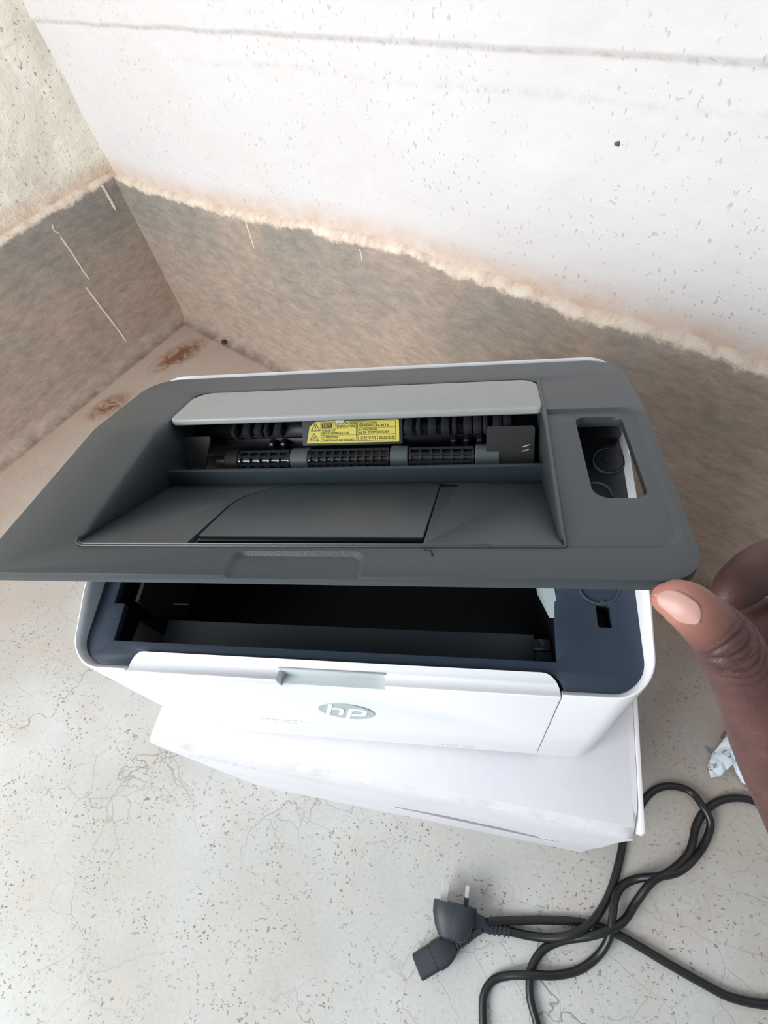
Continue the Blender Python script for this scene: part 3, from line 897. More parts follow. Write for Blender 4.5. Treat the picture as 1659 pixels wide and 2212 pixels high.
def CM(c):
    x, s, n = c.x, c.y, c.z
    s2 = s - .0044 * (x + .2453) / .331 * (s / .19)
    y = float(np.interp(s2, _S, acc[:, 0])); z = float(np.interp(s2, _S, acc[:, 1])); a = ang_at(s2)
    return Vector((x, B0.y + y + n * math.sin(a), B0.z + z + n * math.cos(a)))
def bend(me, extra=()):
    bm = bmesh.new(); bm.from_mesh(me)
    for k in list(np.linspace(L1 - .009, L1 + .009, 9)) + [.02, .04, .055, .1, .12, .14, .16]:
        bmesh.ops.bisect_plane(bm, geom=list(bm.verts) + list(bm.edges) + list(bm.faces), plane_co=(0, k, 0), plane_no=(0, 1, 0))
    bm.to_mesh(me); bm.free()
    map_mesh(me, CM)
    return finish(me, 30)

def recess_outline(g=0):
    return rpoly([(-.1990 + g, .0245 + g, .012), (.0345 - g, .0245 + g, .012), (.0349 - g, .1782 - g, .001), (-.2022 + g, .1782 - g, .0075), (-.2022 + g, .0860, .02), (-.1990 + g, .0700, .02)], 8)

def lid():
    out = rpoly([(XL, -.0035, .022), (XR, -.0035, .022), (XR + .0005, .1957, .0165), (XL - .0006, .1957, .012)], 12)
    bm = prism_bm(out, -.0062, 0)
    cs = []
    # sunken control area, stepped shoulder
    def so(g): return rpoly([(.0300, .0715 + g, 0), (.0827 - g, .0715 + g, .011), (.0824 - g, .1784 - g, .012), (.0300, .1784 - g, 0)], 12)
    cs.append(frustum_bm(so(0), so(.0022), .0019))
    cs.append(prism_bm(recess_outline(), -.02, .02))
    cs.append(prism_bm(rpoly([(.0493, .0780, .0055), (.0732, .0795, .0050), (.0745, .1455, .0055), (.0505, .1452, .0080)], 8), -.02, .02))
    # front pull notch
    def no(g): return rpoly([(-.1145 + g, .210), (-.1145 + g, .1810 + g, .0050), (-.0515 - g, .1810 + g, .0050), (-.0515 - g, .210)], 8)
    cs.append(frustum_bm(no(0), no(.0018), .0020))
    me = cut(bm, cs, .00045, 'lid', bev_angle=28)
    return bend(me)
cover = pobj('top_cover', lid(), M_LID, label='charcoal top cover, lifted at its front edge')
# underside skirt of the cover: a second, inset layer with the hinge side
out = rpoly([(XL + .004, .004, .018), (XR - .004, .004, .018), (XR - .004, .1905, .014), (XL + .004, .1905, .010)], 10)
ub = prism_bm(out, -.0092, -.0060)
me = cut(ub, [prism_bm(recess_outline(-.0015), -.03, .02), prism_bm(rect(.0475, .0762, .0765, .1470, .005), -.03, .02)], 0, 'cover_underside')
pobj('cover_underside', bend(me), M_DECK, cover)

# output tray tub
def floor_n(s):   # tray floor falls toward the rear
    return -.4095 * (.1772 - s)
def tray_walls():
    bm = bmesh.new()
    top = rpoly([(-.1990, .026), (-.1990, .0700, .02), (-.2022, .0860, .02), (-.2022, .1782, .0075), (.0349, .1782, .0012), (.0345, .026)], 10)
    rows = []
    P = []
    for i in range(len(top) - 1):
        a, b = Vector(top[i]), Vector(top[i + 1]); n = max(1, int((b - a).length / .004))
        P += [a.lerp(b, k / n) for k in range(n)]
    P.append(Vector(top[-1]))
    cx = -.084
    for i, p in enumerate(P):
        t = (P[min(i + 1, len(P) - 1)] - P[max(i - 1, 0)]).normalized(); nin = Vector((t.y, -t.x))
        if nin.dot(Vector((cx, .10)) - p) < 0: nin = -nin
        s = p.y
        fn_ = floor_n(s) if s > .0945 else -.0338
        fn_ = min(fn_, -.0004)
        depth = -fn_
        dr = (.10 if p.x < 0 else -.02) * depth
        r = []
        for q, z in ((-.0004, -.0002), (.0006, -.0006), (.0012, -.0015), (.0012 + dr * .5, -depth * .5), (.0012 + dr, -depth * 1.04 - .0004)):
            z = max(z, -depth * 1.04 - .0004)
            v = p + nin * q
            r.append(bm.verts.new((v.x, v.y, z)))
        rows.append(r)
    for i in range(len(rows) - 1):
        for k in range(4): bm.faces.new((rows[i][k], rows[i + 1][k], rows[i + 1][k + 1], rows[i][k + 1]))
    me = bpy.data.meshes.new('tray_walls'); bm.to_mesh(me); bm.free()
    map_mesh(me, CM); return finish(me, 40)
tw = pobj('output_tray', tray_walls(), M_LID, cover)
md = tw.modifiers.new('t', 'SOLIDIFY'); md.thickness = .0010; md.offset = 1
# floor slab with pocket for the extension; local (x, t, h): t from front lip toward rear
def FT(c):
    s = .1776 - c.y * .9254; n = floor_n(s) + c.z
    return CM(Vector((c.x, s, n)))
T1 = (.1776 - .0945) / .9254
EXT = rpoly([(-.1405, .0008, .001), (-.0262, .0008, .001), (-.0238, .0870, .004), (-.1430, .0870, .034)], 14)
fo = rpoly([(-.2016, .0, .006), (.0346, .0), (.0352, T1, .004), (-.1985, T1, .006)], 8)
bm = prism_bm(fo, -.0060, 0)
me = cut(bm, [prism_bm(EXT, -.0032, .01), prism_bm(rect(-.0260, -.0135, .0800, .0868, .0015), -.0028, .01)], .0003, 'tray_floor', bev_angle=40)
map_mesh(me, FT); finish(me, 30)
tf = pobj('tray_floor', me, M_LID, cover)
ex = rpoly([(-.1388, .0100, .0020), (-.0268, .0082, .0012), (-.0244, .0864, .004), (-.1422, .0864, .034)], 14)
bm = prism_bm(ex, -.0030, .0004)
me = cut(bm, [], .0007, 'tray_extension', seg=3, bev_angle=50); map_mesh(me, FT); finish(me, 30)
te = pobj('tray_extension', me, M_LID, cover, 'folded paper support with curved left edge')
bm = prism_bm(rect(-.1385, -.0272, .0068, .0100, .0008), -.0030, -.0012)
me = bm_mesh('pull_edge', bm); map_mesh(me, FT); pobj('pull_edge', me, M_BLACK, te)
# step behind the floor
bm = box_bm(-.1965, .0350, .0920, .0948, -.0365, -.0228)
me = cut(bm, [], .0006, 'tray_step'); map_mesh(me, CM); finish(me, 30)
pobj('tray_step', me, M_STEP, tf)
# silver flap over the exit slot
def flap():
    bm = prism_bm(rpoly([(-.1974, .0262, .014), (.0332, .0262, .011), (.0334, .0690, .0035), (-.1974, .0690, .0035)], 10), -.0042, .0006)
    me = cut(bm, [], .0016, 'exit_flap', seg=4, bev_angle=50)
    return bend(me)
ef = pobj('exit_flap', flap(), M_FLAP, cover, 'silver-grey flap over the paper exit')

# ---- paper exit inside the body
ex_u = []
bm = bmesh.new()
def quad(bm, *p): bm.faces.new([bm.verts.new(q) for q in p])
hx0, hx1 = -.2050, .0345
for a, b in (((.2020, .4470), (.2300, .4470)), ((.2300, .4470), (.2300, .4640)), ((.2300, .4640), (.2440, .4700)), ((.2440, .4700), (.2620, .4560)), ((.2020, .4470), (.2020, .440))):
    quad(bm, (hx0, *a), (hx1, *a), (hx1, *b), (hx0, *b))
me = bm_mesh('exit_housing', bm); eh = pobj('exit_housing', me, M_BAY, label='black paper exit housing under the flap')
md = eh.modifiers.new('t', 'SOLIDIFY'); md.thickness = .001
# shaft with ribbed segments and rubber rollers
RY, RZ = .2150, .4586
bm = tube_bm([(-.1760, RY, RZ), (.0170, RY, RZ)], .0022, 14)
sh = pobj('roller_shaft', bm_mesh('roller_shaft', bm), M_RIB)
for x0, x1, mm in ((-.1680, -.1585, M_GUIDE), (-.1225, -.1105, M_ROLLER), (-.0570, -.0457, M_ROLLER), (-.0045, .0100, M_ROLLER)):
    P = [(x0, RY, RZ), (x0 + .0006, RY, RZ), (x1 - .0006, RY, RZ), (x1, RY, RZ)]
    bm = tube_bm(P, [.0072, .0078, .0078, .0072], 28)
    pobj('roller', bm_mesh('roller', bm), mm, sh)
def cage(x0, x1, nr):
    """ribbed black sleeve between two rollers: rings and lengthwise bars"""
    bm = bmesh.new()
    tube_bm([(x0, RY, RZ), (x1, RY, RZ)], .0046, 14, bm)
    for k in range(nr + 1):
        x = x0 + (x1 - x0) * k / nr
        tube_bm([(x - .0006, RY, RZ), (x + .0006, RY, RZ)], .0068, 16, bm)
    for k in range(8):
        a = 2 * math.pi * k / 8 + .35
        c = Vector((0, RY + .0064 * math.cos(a), RZ + .0064 * math.sin(a)))
        tube_bm([(x0, c.y, c.z), (x1, c.y, c.z)], .0009, 6, bm)
    return bm_mesh('ribbed_sleeve', bm)
for x0, x1, nr in ((-.1575, -.1240, 5), (-.1095, -.0585, 10), (-.0445, -.0060, 6)):
    pobj('ribbed_sleeve', cage(x0, x1, nr), M_RIB, sh)
# back wall ribs above the label
for k, x in enumerate([-.166, -.158, -.150, -.143, -.136, -.049, -.0415, -.034, -.026, -.019, -.012, -.006, 0, .006, .012]):
    bm = box_bm(x, x + (.0055 if k % 3 else .0032), .2290, .2380, .4630, .4715); bevel_bm(bm, .0012, 2)
    pobj('guide_rib', bm_mesh('guide_rib', bm), M_RIB, eh)
for x in (-.140, -.132, -.020, -.012, -.004):
    bm = box_bm(x, x + .004, .2230, .2290, .4570, .4650); bevel_bm(bm, .001, 1)
    pobj('guide_rib', bm_mesh('guide_rib', bm), M_BLACK, eh)
bm = box_bm(-.0938, -.0880, .2350, .2392, .4700, .4752); bevel_bm(bm, .0006)
pobj('white_tab', bm_mesh('white_tab', bm), M_WHITE, eh, 'small white plastic tab above the warning label')
# side plates
def plate_map(cx):
    u = Vector((1, 0, 0)); 
    lo_ = Vector((0, .2100, .4600)); v = Vector((0, .62, .785)).normalized(); nn = Vector((0, -v.z, v.y))
    return lambda c: Vector((cx + c.x, 0, 0)) + lo_ + v * c.y + nn * c.z
for cx, out_ in ((0, [(-.1985, -.0035, .002), (-.1830, -.0030, .003), (-.1750, .0200, .001), (-.1990, .0200, .001)]), (0, [(.0020, -.0010, .002), (.0300, -.0010, .002), (.0300, .0215, .002), (.0020, .0215, .002)])):
    bm = prism_bm(rpoly(out_), 0, .0016); me = bm_mesh('paper_stop', bm); map_mesh(me, plate_map(cx)); pobj('paper_stop', me, M_GUIDE, eh)

# yellow warning label with its print
LB = Vector((0, .2268, .4618)); LTOP = Vector((0, .2366, .4700)); lv = (LTOP - LB).normalized(); ln = Vector((0, -lv.z, lv.y))
LH = (LTOP - LB).length + .0006; LX0, LX1 = -.1140, -.0525
def LM(c): return Vector((LX0 + c.x, 0, 0)) + LB + lv * c.y + ln * (c.z + .0012)
LWd = LX1 - LX0
bm = prism_bm([(0, -.0006), (LWd - .0006, -.0006), (LWd, 0), (LWd, LH - .0006), (LWd - .0006, LH), (.0065, LH), (.0022, LH * .76)], 0, .0004)
me = bm_mesh('warning_label', bm); map_mesh(me, LM)
wlb = pobj('warning_label', me, M_YEL, label='yellow warning label reading 220V caution high temperature in several languages')
# backing plate so that the label is stuck on something
bm = prism_bm([(-.003, -.002), (LWd + .002, -.002), (LWd + .002, LH + .001), (-.003, LH + .001)], -.0011, -.0001)
me = bm_mesh('label_backing', bm); map_mesh(me, LM); pobj('label_backing', me, M_BLACK, eh)
def put_text(s, x, y, h, w, m=M_INK, name='lettering', lift=.0006):
    me = text_mesh(s, 1.0, name)
    if not len(me.vertices): return None
    xs = [v.co.x for v in me.vertices]; ys = [v.co.y for v in me.vertices]
    sx = w / (max(xs) - min(xs)); sy = h / (max(ys) - min(ys)); mx_, my_ = min(xs), min(ys)
    map_mesh(me, lambda c: LM(Vector((x + (c.x - mx_) * sx, y + (c.y - my_) * sy, lift))))
    return pobj(name, me, m, wlb)
lh = LH
c1, c2 = .0098, .0345
rows_ = [lh * .66, lh * .33, 0.0]
rh = lh * .115
def line_bm(bm, x0, y0, x1, y1, w=.00022):
    d = Vector((x1 - x0, y1 - y0)); nn = Vector((-d.y, d.x)).normalized() * w / 2
    P = [(x0 + nn.x, y0 + nn.y), (x0 - nn.x, y0 - nn.y), (x1 - nn.x, y1 - nn.y), (x1 + nn.x, y1 + nn.y)]
    bm.faces.new([bm.verts.new(LM(Vector((a, b, .00055)))) for a, b in P])
bm = bmesh.new()
for x0, x1 in ((c1, c2 - .0010), (c2, LWd - .0022)):
    for yy in (.0006, lh * .335, lh * .655, lh * .955): line_bm(bm, x0, yy, x1, yy)
    for xx in (x0, x1): line_bm(bm, xx, .0006, xx, lh * .955)
line_bm(bm, c1 + .0088, lh * .655, c1 + .0088, lh * .955); line_bm(bm, c2 + .0128, .0006, c2 + .0128, lh * .335)
for cx, cy in ((.0062, lh * .56), (.0050, lh * .08)):   # warning triangles
    a, b, c_ = (cx - .0030, cy), (cx + .0030, cy), (cx, cy + lh * .36)
    for p, q in ((a, b), (b, c_), (c_, a)): line_bm(bm, *p, *q, .00038)
line_bm(bm, .0062, lh * .68, .0062, lh * .80, .0005); line_bm(bm, .0062, lh * .62, .0062, lh * .65, .0005)
for dx in (-.0009, 0, .0009): line_bm(bm, .0050 + dx, lh * .15, .0050 + dx * .6, lh * (.24 + (.04 if dx == 0 else 0)), .00022)
me = bm_mesh('label_frames', bm, recalc=False); pobj('label_frames', me, M_INK, wlb)
bm = bmesh.new(); bm.faces.new([bm.verts.new(LM(Vector((a, b, .0005)))) for a, b in ((c1 + .0007, lh * .70), (c1 + .0078, lh * .70), (c1 + .0078, lh * .91), (c1 + .0007, lh * .91))])
pobj('voltage_block', bm_mesh('voltage_block', bm, recalc=False), M_INK, wlb)
put_text('220V', c1 + .0014, lh * .735, lh * .14, .0056, M_YEL, 'voltage_lettering', .0007)
TX = [('CAUTION HIGH', c1 + .0095, lh * .825, .0140), ('TEMPERATURE', c1 + .0095, lh * .69, .0138),
      ('PRECAUCIÓN', c2 + .0007, lh * .825, .0120), ('TEMPERATURA ALTA', c2 + .0007, lh * .69, .0196),
      ('VORSICHT', c1 + .0006, lh * .505, .0092), ('HOCHTEMPERATUR', c1 + .0006, lh * .37, .0182),
      ('ATTENZIONE', c2 + .0007, lh * .505, .0120), ('ALTA TEMPERATURA', c2 + .0007, lh * .37, .0200),
      ('ATTENTION', c1 + .0006, lh * .18, .0104), ('TEMPÉRATURE ÉLEVÉE', c1 + .0006, lh * .045, .0216)]
for s, x, y, w in TX:
    put_text(s, x, y, lh * (.115 if 'É' not in s and 'Ó' not in s else .125), w)
put_text('고온주의', c2 + .0012, lh * .09, lh * .17, .0102, name='korean_lettering')
put_text('高温注意', c2 + .0138, lh * .09, lh * .17, .0104, name='chinese_lettering')

bm = bmesh.new()
tube_bm(catmull([CM(Vector((-.0255, .1795, .0003))), CM(Vector((-.0225, .1805, .0003))), CM(Vector((-.0215, .1835, .0003)))], 5), .00035, 6, bm)
pobj('scuff_mark', bm_mesh('scuff_mark', bm), M_BLACK, cover, 'small dark curved scratch on the front edge')
for k in range(2):  # two bright bars added to stand for glints, not real parts
    bm = tube_bm([(.0225, .2095, .4735 - k * .004), (.0265, .2095, .4755 - k * .004)], .0003, 6)
    pobj('glint_bar', bm_mesh('glint_bar', bm), M_METAL, eh)

# ---------------------------------------------------------------- power cord
cord = empty('power_cord', (.0, -.04, 0))
tag(cord, 'black mains cord with plug and socket connector, looped on the floor beside the box', 'cable')
COFF = Vector((0, -.04, 0))
def cobj(name, me, m, parent=None, label=None):
    map_mesh(me, lambda c: c - COFF); o = obj(name, me, m, parent or cord)
    if label: o['label'] = label
    return o
CABLE = [[0.0048, -0.0402, 0.014], [0.018, -0.0381, 0.012], [0.0417, -0.0351, 0.006], [0.0697, -0.032, 0.006], [0.0974, -0.0305, 0.004], [0.1241, -0.0336, 0.004], [0.1494, -0.0419, 0.004], [0.1774, -0.0536, 0.004], [0.2082, -0.0655, 0.004], [0.2307, -0.0727, 0.004], [0.2614, -0.0738, 0.004], [0.2901, -0.0686, 0.004], [0.3223, -0.05, 0.004], [0.3525, -0.0158, 0.004], [0.3662, 0.0259, 0.004], [0.3522, 0.0599, 0.004], [0.3281, 0.0807, 0.004], [0.3064, 0.0905, 0.004], [0.2878, 0.0978, 0.004], [0.2718, 0.0982, 0.004], [0.2544, 0.0931, 0.004], [0.2377, 0.0812, 0.005], [0.2263, 0.0666, 0.01], [0.2199, 0.0531, 0.012], [0.21, 0.0377, 0.008], [0.1923, 0.0237, 0.006], [0.1714, 0.0115, 0.01], [0.1563, -0.0059, 0.006], [0.144, -0.0207, 0.006], [0.1276, -0.0317, 0.01], [0.1043, -0.0405, 0.012], [0.0797, -0.0473, 0.008], [0.0615, -0.0564, 0.004], [0.0495, -0.0705, 0.004], [0.0462, -0.0834, 0.004], [0.0465, -0.0972, 0.004], [0.051, -0.1118, 0.004], [0.055, -0.1323, 0.004], [0.0456, -0.1522, 0.004], [0.0246, -0.1611, 0.004], [0.0079, -0.1511, 0.004], [0.0024, -0.1328, 0.004], [0.0006, -0.1165, 0.004], [0.0015, -0.0993, 0.004], [0.0106, -0.087, 0.004], [0.0265, -0.0809, 0.006], [0.0486, -0.0776, 0.012], [0.0712, -0.0755, 0.006], [0.094, -0.0688, 0.004], [0.1127, -0.0559, 0.004], [0.124, -0.0399, 0.005], [0.129, -0.022, 0.014], [0.1345, -0.0062, 0.009], [0.1443, 0.0058, 0.006], [0.1613, 0.0136, 0.006], [0.18, 0.0172, 0.006], [0.1993, 0.0235, 0.013], [0.2192, 0.0386, 0.008], [0.2346, 0.0548, 0.005], [0.2417, 0.0714, 0.005], [0.2364, 0.087, 0.013], [0.2293, 0.0998, 0.006], [0.2165, 0.1046, 0.004], [0.1993, 0.1031, 0.004], [0.1832, 0.0934, 0.004], [0.1666, 0.0727, 0.004], [0.1534, 0.0537, 0.004], [0.1473, 0.0358, 0.004], [0.1389, 0.0142, 0.004], [0.1281, -0.007, 0.004], [0.1125, -0.0258, 0.012], [0.093, -0.039, 0.014], [0.0731, -0.0454, 0.008], [0.0506, -0.0472, 0.004], [0.0274, -0.0459, 0.006]]
CR = .0040
def cable_path():
    P = catmull(CABLE, 6)
    P = [Vector(p) for p in P]
    # push crossings apart so that strands rest on each other instead of merging
    M_ = len(P)
    Z0 = [p.z for p in P]
    for _ in range(30): Z0 = [Z0[0]] + [(Z0[k - 1] + Z0[k] * 2 + Z0[k + 1]) / 4 for k in range(1, M_ - 1)] + [Z0[-1]]
    for it in range(40):
        for i in range(M_):
            for j in range(i + 14, M_):
                dx, dy = P[i].x - P[j].x, P[i].y - P[j].y
                if abs(dx) > .0081 or abs(dy) > .0081: continue
                d = P[i] - P[j]
                l = d.length
                if l < .0081:
                    push = (.0081 - l) * .5
                    up = i if Z0[i] > Z0[j] else j
                    P[up].z += push
        for i in range(2, M_ - 2):
            z = max(CR, P[i].z * .5 + .25 * (P[i - 1].z + P[i + 1].z) - .00006)
            P[i].z = z
    for _ in range(14):
        zz = [p.z for p in P]
        for i in range(1, M_ - 1): P[i].z = min(.0165, max(CR, (zz[i - 1] + 2 * zz[i] + zz[i + 1]) / 4))
    return P
cobj('cable', bm_mesh('cable', tube_bm(cable_path(), CR, 12)), M_CORD)

# IEC connector: shaped housing lying on the floor, ribbed strain relief
def ring_loft(bm, secs, n=20, power=4.0):
    """secs: (centre, side, up, half width, half height)"""
    R = []
    for c, s, u, hw, hh in secs:
        r = []
        for k in range(n):
            a = 2 * math.pi * k / n; ca, sa = math.cos(a), math.sin(a)
            q = (abs(ca) ** power + abs(sa) ** power) ** (-1 / power)
            r.append(bm.verts.new(Vector(c) + Vector(s) * ca * q * hw + Vector(u) * sa * q * hh))
        R.append(r)
    for i in range(len(R) - 1):
        for k in range(n): bm.faces.new((R[i][k], R[i][(k + 1) % n], R[i + 1][(k + 1) % n], R[i + 1][k]))
    bm.faces.new(R[0][::-1]); bm.faces.new(R[-1])
    return bm
A0 = Vector((-.0645, -.0846, .0105)); A1 = Vector((-.0118, -.0525, .0125))
ax = (A1 - A0).normalized(); sd = Vector((0, 0, 1)).cross(ax).normalized(); upv = ax.cross(sd)
LA = (A1 - A0).length
def sec(t, hw, hh, dz=0): return (A0 + ax * (LA * t) + upv * dz, sd, upv, hw, hh)
bm = ring_loft(bmesh.new(), [sec(0, .0112, .0088), sec(.01, .0118, .0092), sec(.30, .0120, .0094), sec(.31, .0116, .0090), sec(.33, .0116, .0090), sec(.34, .0128, .0102), sec(.46, .0128, .0102), sec(.56, .0112, .0094), sec(.66, .0082, .0076), sec(.70, .0066, .0066)], 28, 5)
conn = cobj('socket_connector', bm_mesh('socket_connector', bm, 30), M_PLUG, label='black female appliance connector')
bm = bmesh.new()
ring_loft(bm, [sec(.69, .0055, .0055), sec(.86, .0050, .0050), sec(1.04, .0045, .0045), sec(1.2, .0042, .0042)], 16, 2)
for k in range(5): ring_loft(bm, [sec(.72 + k * .06, .0066 - k * .0003, .0064 - k * .0003), sec(.745 + k * .06, .0066 - k * .0003, .0064 - k * .0003)], 16, 2.5)
cobj('strain_relief', bm_mesh('strain_relief', bm, 30), M_PLUG, conn)
for a in (-.0045, 0, .0045):
    bm = box_bm(-.0008, .0002, a - .0008, a + .0008, -.003, .003)
    Mx = Matrix((ax, sd, upv)).transposed()
    for v in bm.verts: v.co = Mx @ v.co + A0
    cobj('contact_hole', bm_mesh('contact_hole', bm), M_BAY, conn)

# three-pin plug standing on its edge, pins pointing away
PC = Vector((-.0285, -.0345, .0))
def plug():
    bm = bmesh.new()
    f = Vector((.10, .995, 0)).normalized(); s = Vector((f.y, -f.x, 0)); u = Vector((0, 0, 1))
    secs = []
    for t, w0, w1, h0 in ((-.0250, .0095, .0080, .0070), (-.0225, .0135, .0120, .0120), (-.015, .0185, .0180, .0155), (-.004, .0222, .0205, .0178), (.004, .0226, .0215, .0180), (.0065, .0222, .0213, .0176)):
        secs.append((PC + f * t + u * (.0182), s, u, w0 * 1.0, h0))
    ring_loft(bm, secs, 36, 3.2)
    return bm_mesh('plug', bm, 28), f, s, u
pm, pf, ps, pu = plug()
plg = cobj('plug', pm, M_PLUG, label='black three-pin plug body')
def pin(cs, cz, w, h, L, m=M_METAL, name='pin', base=.006):
    bm = box_bm(-w / 2, w / 2, 0, L, -h / 2, h / 2); bevel_bm(bm, min(w, h) * .12, 1)
    for v in bm.verts: v.co = PC + ps * (cs + v.co.x) + pf * (base + v.co.y) + pu * (cz + v.co.z)
    return cobj(name, bm_mesh(name, bm), m, plg)
pin(-.0118, .0215, .0078, .0040, .0170)
pin(.0110, .0215, .0042, .0070, .0185)
pin(.0110, .0215, .0046, .0074, .0085, M_PLUG, 'pin_sleeve')
pin(.0112, .0070, .0042, .0060, .0165)
# cable outlet of the plug with ribs
P0 = PC + Vector((.0200, -.0055, .013)); P1 = Vector((.0274, -.0459, .0062)); Pm = Vector((.0080, -.0440, .0090))
P0 = PC + Vector((.0170, -.0060, .0110))
pts = catmull([P0, Vector((.0030, -.0435, .0090)), Vector((.0150, -.0452, .0070)), P1], 8)
bm = tube_bm(pts, [.0085 - .0042 * min(1, i / (len(pts) - 1) * 1.3) for i in range(len(pts))], 14)
for k in range(5):
    i = 11 + k * 3
    if i + 1 < len(pts): tube_bm([pts[i], pts[i + 1]], .0066 - k * .0003, 14, bm)
cobj('plug_sleeve', bm_mesh('plug_sleeve', bm, 30), M_PLUG, plg)

# ---------------------------------------------------------------- crumpled receipt
def receipt():
    from mathutils.geometry import delaunay_2d_cdt
    V3 = [(.2899, .1865, .030), (.2758, .1637, .016), (.2590, .1423, .006), (.2524, .1295, .002), (.2538, .1176, .001), (.2637, .1194, .002),
          (.2760, .1314, .009), (.2842, .1154, .002), (.3009, .1020, .001), (.3250, .1010, .002), (.3380, .1400, .010), (.3120, .1800, .020),
          (.2876, .1299, .011), (.2774, .1487, .020), (.3000, .1500, .015), (.3150, .1250, .007), (.2650, .1330, .010)]
    pts = [Vector(p[:2]) for p in V3]
    r = delaunay_2d_cdt(pts, [(i, (i + 1) % 12) for i in range(12)], [list(range(12))], 1, 1e-6)
    bm = bmesh.new(); vs = [bm.verts.new((p.x, p.y, V3[o[0]][2])) for p, o in zip(r[0], r[3])]
    for f in r[2]: bm.faces.new([vs[i] for i in f])
    bmesh.ops.subdivide_edges(bm, edges=list(bm.edges), cuts=5, use_grid_fill=True)
    for v in bm.verts:
        n1 = abs(noise.noise(Vector((v.co.x * 75, v.co.y * 75, 2)))); n2 = noise.noise(Vector((v.co.x * 260, v.co.y * 260, 7)))
        v.co.z = max(.0006, v.co.z + (n1 - .15) * .008 + n2 * .0009)
    me = bpy.data.meshes.new('receipt'); bm.to_mesh(me); bm.free()
    return me, None, None
me, RC, RW = receipt(); me.shade_smooth(); me.set_sharp_from_angle(angle=math.radians(25))
rec = obj('crumpled_receipt', me, M_PAPER)
tag(rec, 'crumpled white printed paper strip lying on the floor beneath the hand', 'paper')
md = rec.modifiers.new('t', 'SOLIDIFY'); md.thickness = .00025; md.offset = 1
from mathutils.bvhtree import BVHTree
bm = bmesh.new(); bm.from_mesh(me); tree = BVHTree.FromBMesh(bm)
def on_paper(meT, o, ang, size, s):
    ca, sa = math.cos(ang), math.sin(ang)
    for v in meT.vertices:
        x, y = v.co.x * size, v.co.y * size
        wx, wy = o[0] + x * ca - y * sa, o[1] + x * sa + y * ca
        h = tree.ray_cast(Vector((wx, wy, .2)), Vector((0, 0, -1)))
        v.co = (wx, wy, (h[0].z if h[0] else .001) + .0006)
for s, o_, ang, size in (('DEL', (.2900, .136), 2.2, .0065), ('S1', (.2950, .121), 2.2, .008), ('(Z)', (.2960, .109), 1.9, .007), ('CO', (.3000, .106), 1.9, .005), ('RE', (.2560, .1245), 1.9, .005), ('NO', (.2850, .170), 1.6, .005), ('Wt', (.2790, .160), 1.6, .005), ('OPTION', (.289, .150), 2.1, .004), ('RIN', (.282, .133), 1.3, .006), ('(Z)', (.275, .139), 2.3, .007), ('TEST', (.279, .153), 1.9, .005), ('III', (.262, .128), 1.9, .006), ('ITEM', (.2625, .143), 2.2, .005)):
    if not tree.ray_cast(Vector((o_[0], o_[1], .2)), Vector((0, 0, -1)))[0]: continue
    m_ = text_mesh(s, 1, 'receipt_print'); on_paper(m_, o_, ang, size, s); obj('receipt_print', m_, M_PRINT, rec)
bm.free()

# ---------------------------------------------------------------- crumbs on the floor and against the wall
def crumb(loc, r, name, label, cat, seed):
    bm = bmesh.new(); bmesh.ops.create_icosphere(bm, subdivisions=2, radius=r)
    for v in bm.verts: v.co = Vector((v.co.x * 1.2, v.co.y * .8, v.co.z * .6)) + r * .5 * noise.noise_vector(v.co / r * 1.3 + Vector((seed, 0, 0)))
    zmin = min(v.co.z for v in bm.verts)
    for v in bm.verts: v.co.z -= zmin
    o = obj(name, bm_mesh(name, bm, 60), M_CRUMB); o.location = loc; tag(o, label, cat); return o
crumb((-.5625, .9235, .001), .0058, 'dirt_crumb', 'dark crumb of dirt on the floor near the room corner', 'debris', 1)
crumb((-.601, .328, 0), .0022, 'pebble', 'tiny dark pebble on the floor left of the printer cover', 'debris', 5)

# ---------------------------------------------------------------- hand
THUMB = [(0.0674, 0.0938, 0.5212, 0.0064), (0.0700, 0.0932, 0.5212, 0.0082), (0.0748, 0.0914, 0.5206, 0.0092), (0.08, 0.0883, 0.5175, 0.0098), (0.0869, 0.0843, 0.5121, 0.0109), (0.0929, 0.0793, 0.505, 0.0117), (0.0984, 0.0727, 0.497, 0.0122), (0.1054, 0.0654, 0.4869, 0.0138), (0.1132, 0.0558, 0.474, 0.0158), (0.1257, 0.044, 0.4574, 0.0187), (0.1446, 0.0293, 0.4337, 0.0242), (0.1643, 0.0067, 0.4035, 0.0240)]
INDEX = [(0.104, 0.1111, 0.4822, 0.0061), (0.109, 0.1159, 0.4842, 0.0094), (0.118, 0.1231, 0.487, 0.0106), (0.1311, 0.1294, 0.4858, 0.0115), (0.1445, 0.1274, 0.4791, 0.0125), (0.1622, 0.1196, 0.4677, 0.0138), (0.1781, 0.108, 0.4541, 0.0158), (0.1921, 0.0782, 0.4288, 0.0213), (0.1822, 0.0343, 0.408, 0.0240)]
MIDDLE = [(0.1132, 0.1001, 0.4643, 0.0074), (0.1194, 0.1051, 0.4663, 0.0097), (0.1329, 0.1108, 0.4646, 0.011), (0.1493, 0.1128, 0.4587, 0.012), (0.1689, 0.1118, 0.4489, 0.0135), (0.1897, 0.1018, 0.4353, 0.0158), (0.2048, 0.0741, 0.4135, 0.022), (0.1901, 0.0301, 0.3974, 0.0277)]
RING = [(0.1346, 0.0925, 0.4485, 0.0084), (0.1484, 0.0963, 0.4456, 0.0104), (0.168, 0.0996, 0.4385, 0.0115), (0.1882, 0.0974, 0.4278, 0.0132), (0.2096, 0.0833, 0.4113, 0.0169), (0.2168, 0.0575, 0.3951, 0.0212), (0.1959, 0.0254, 0.3906, 0.0258)]
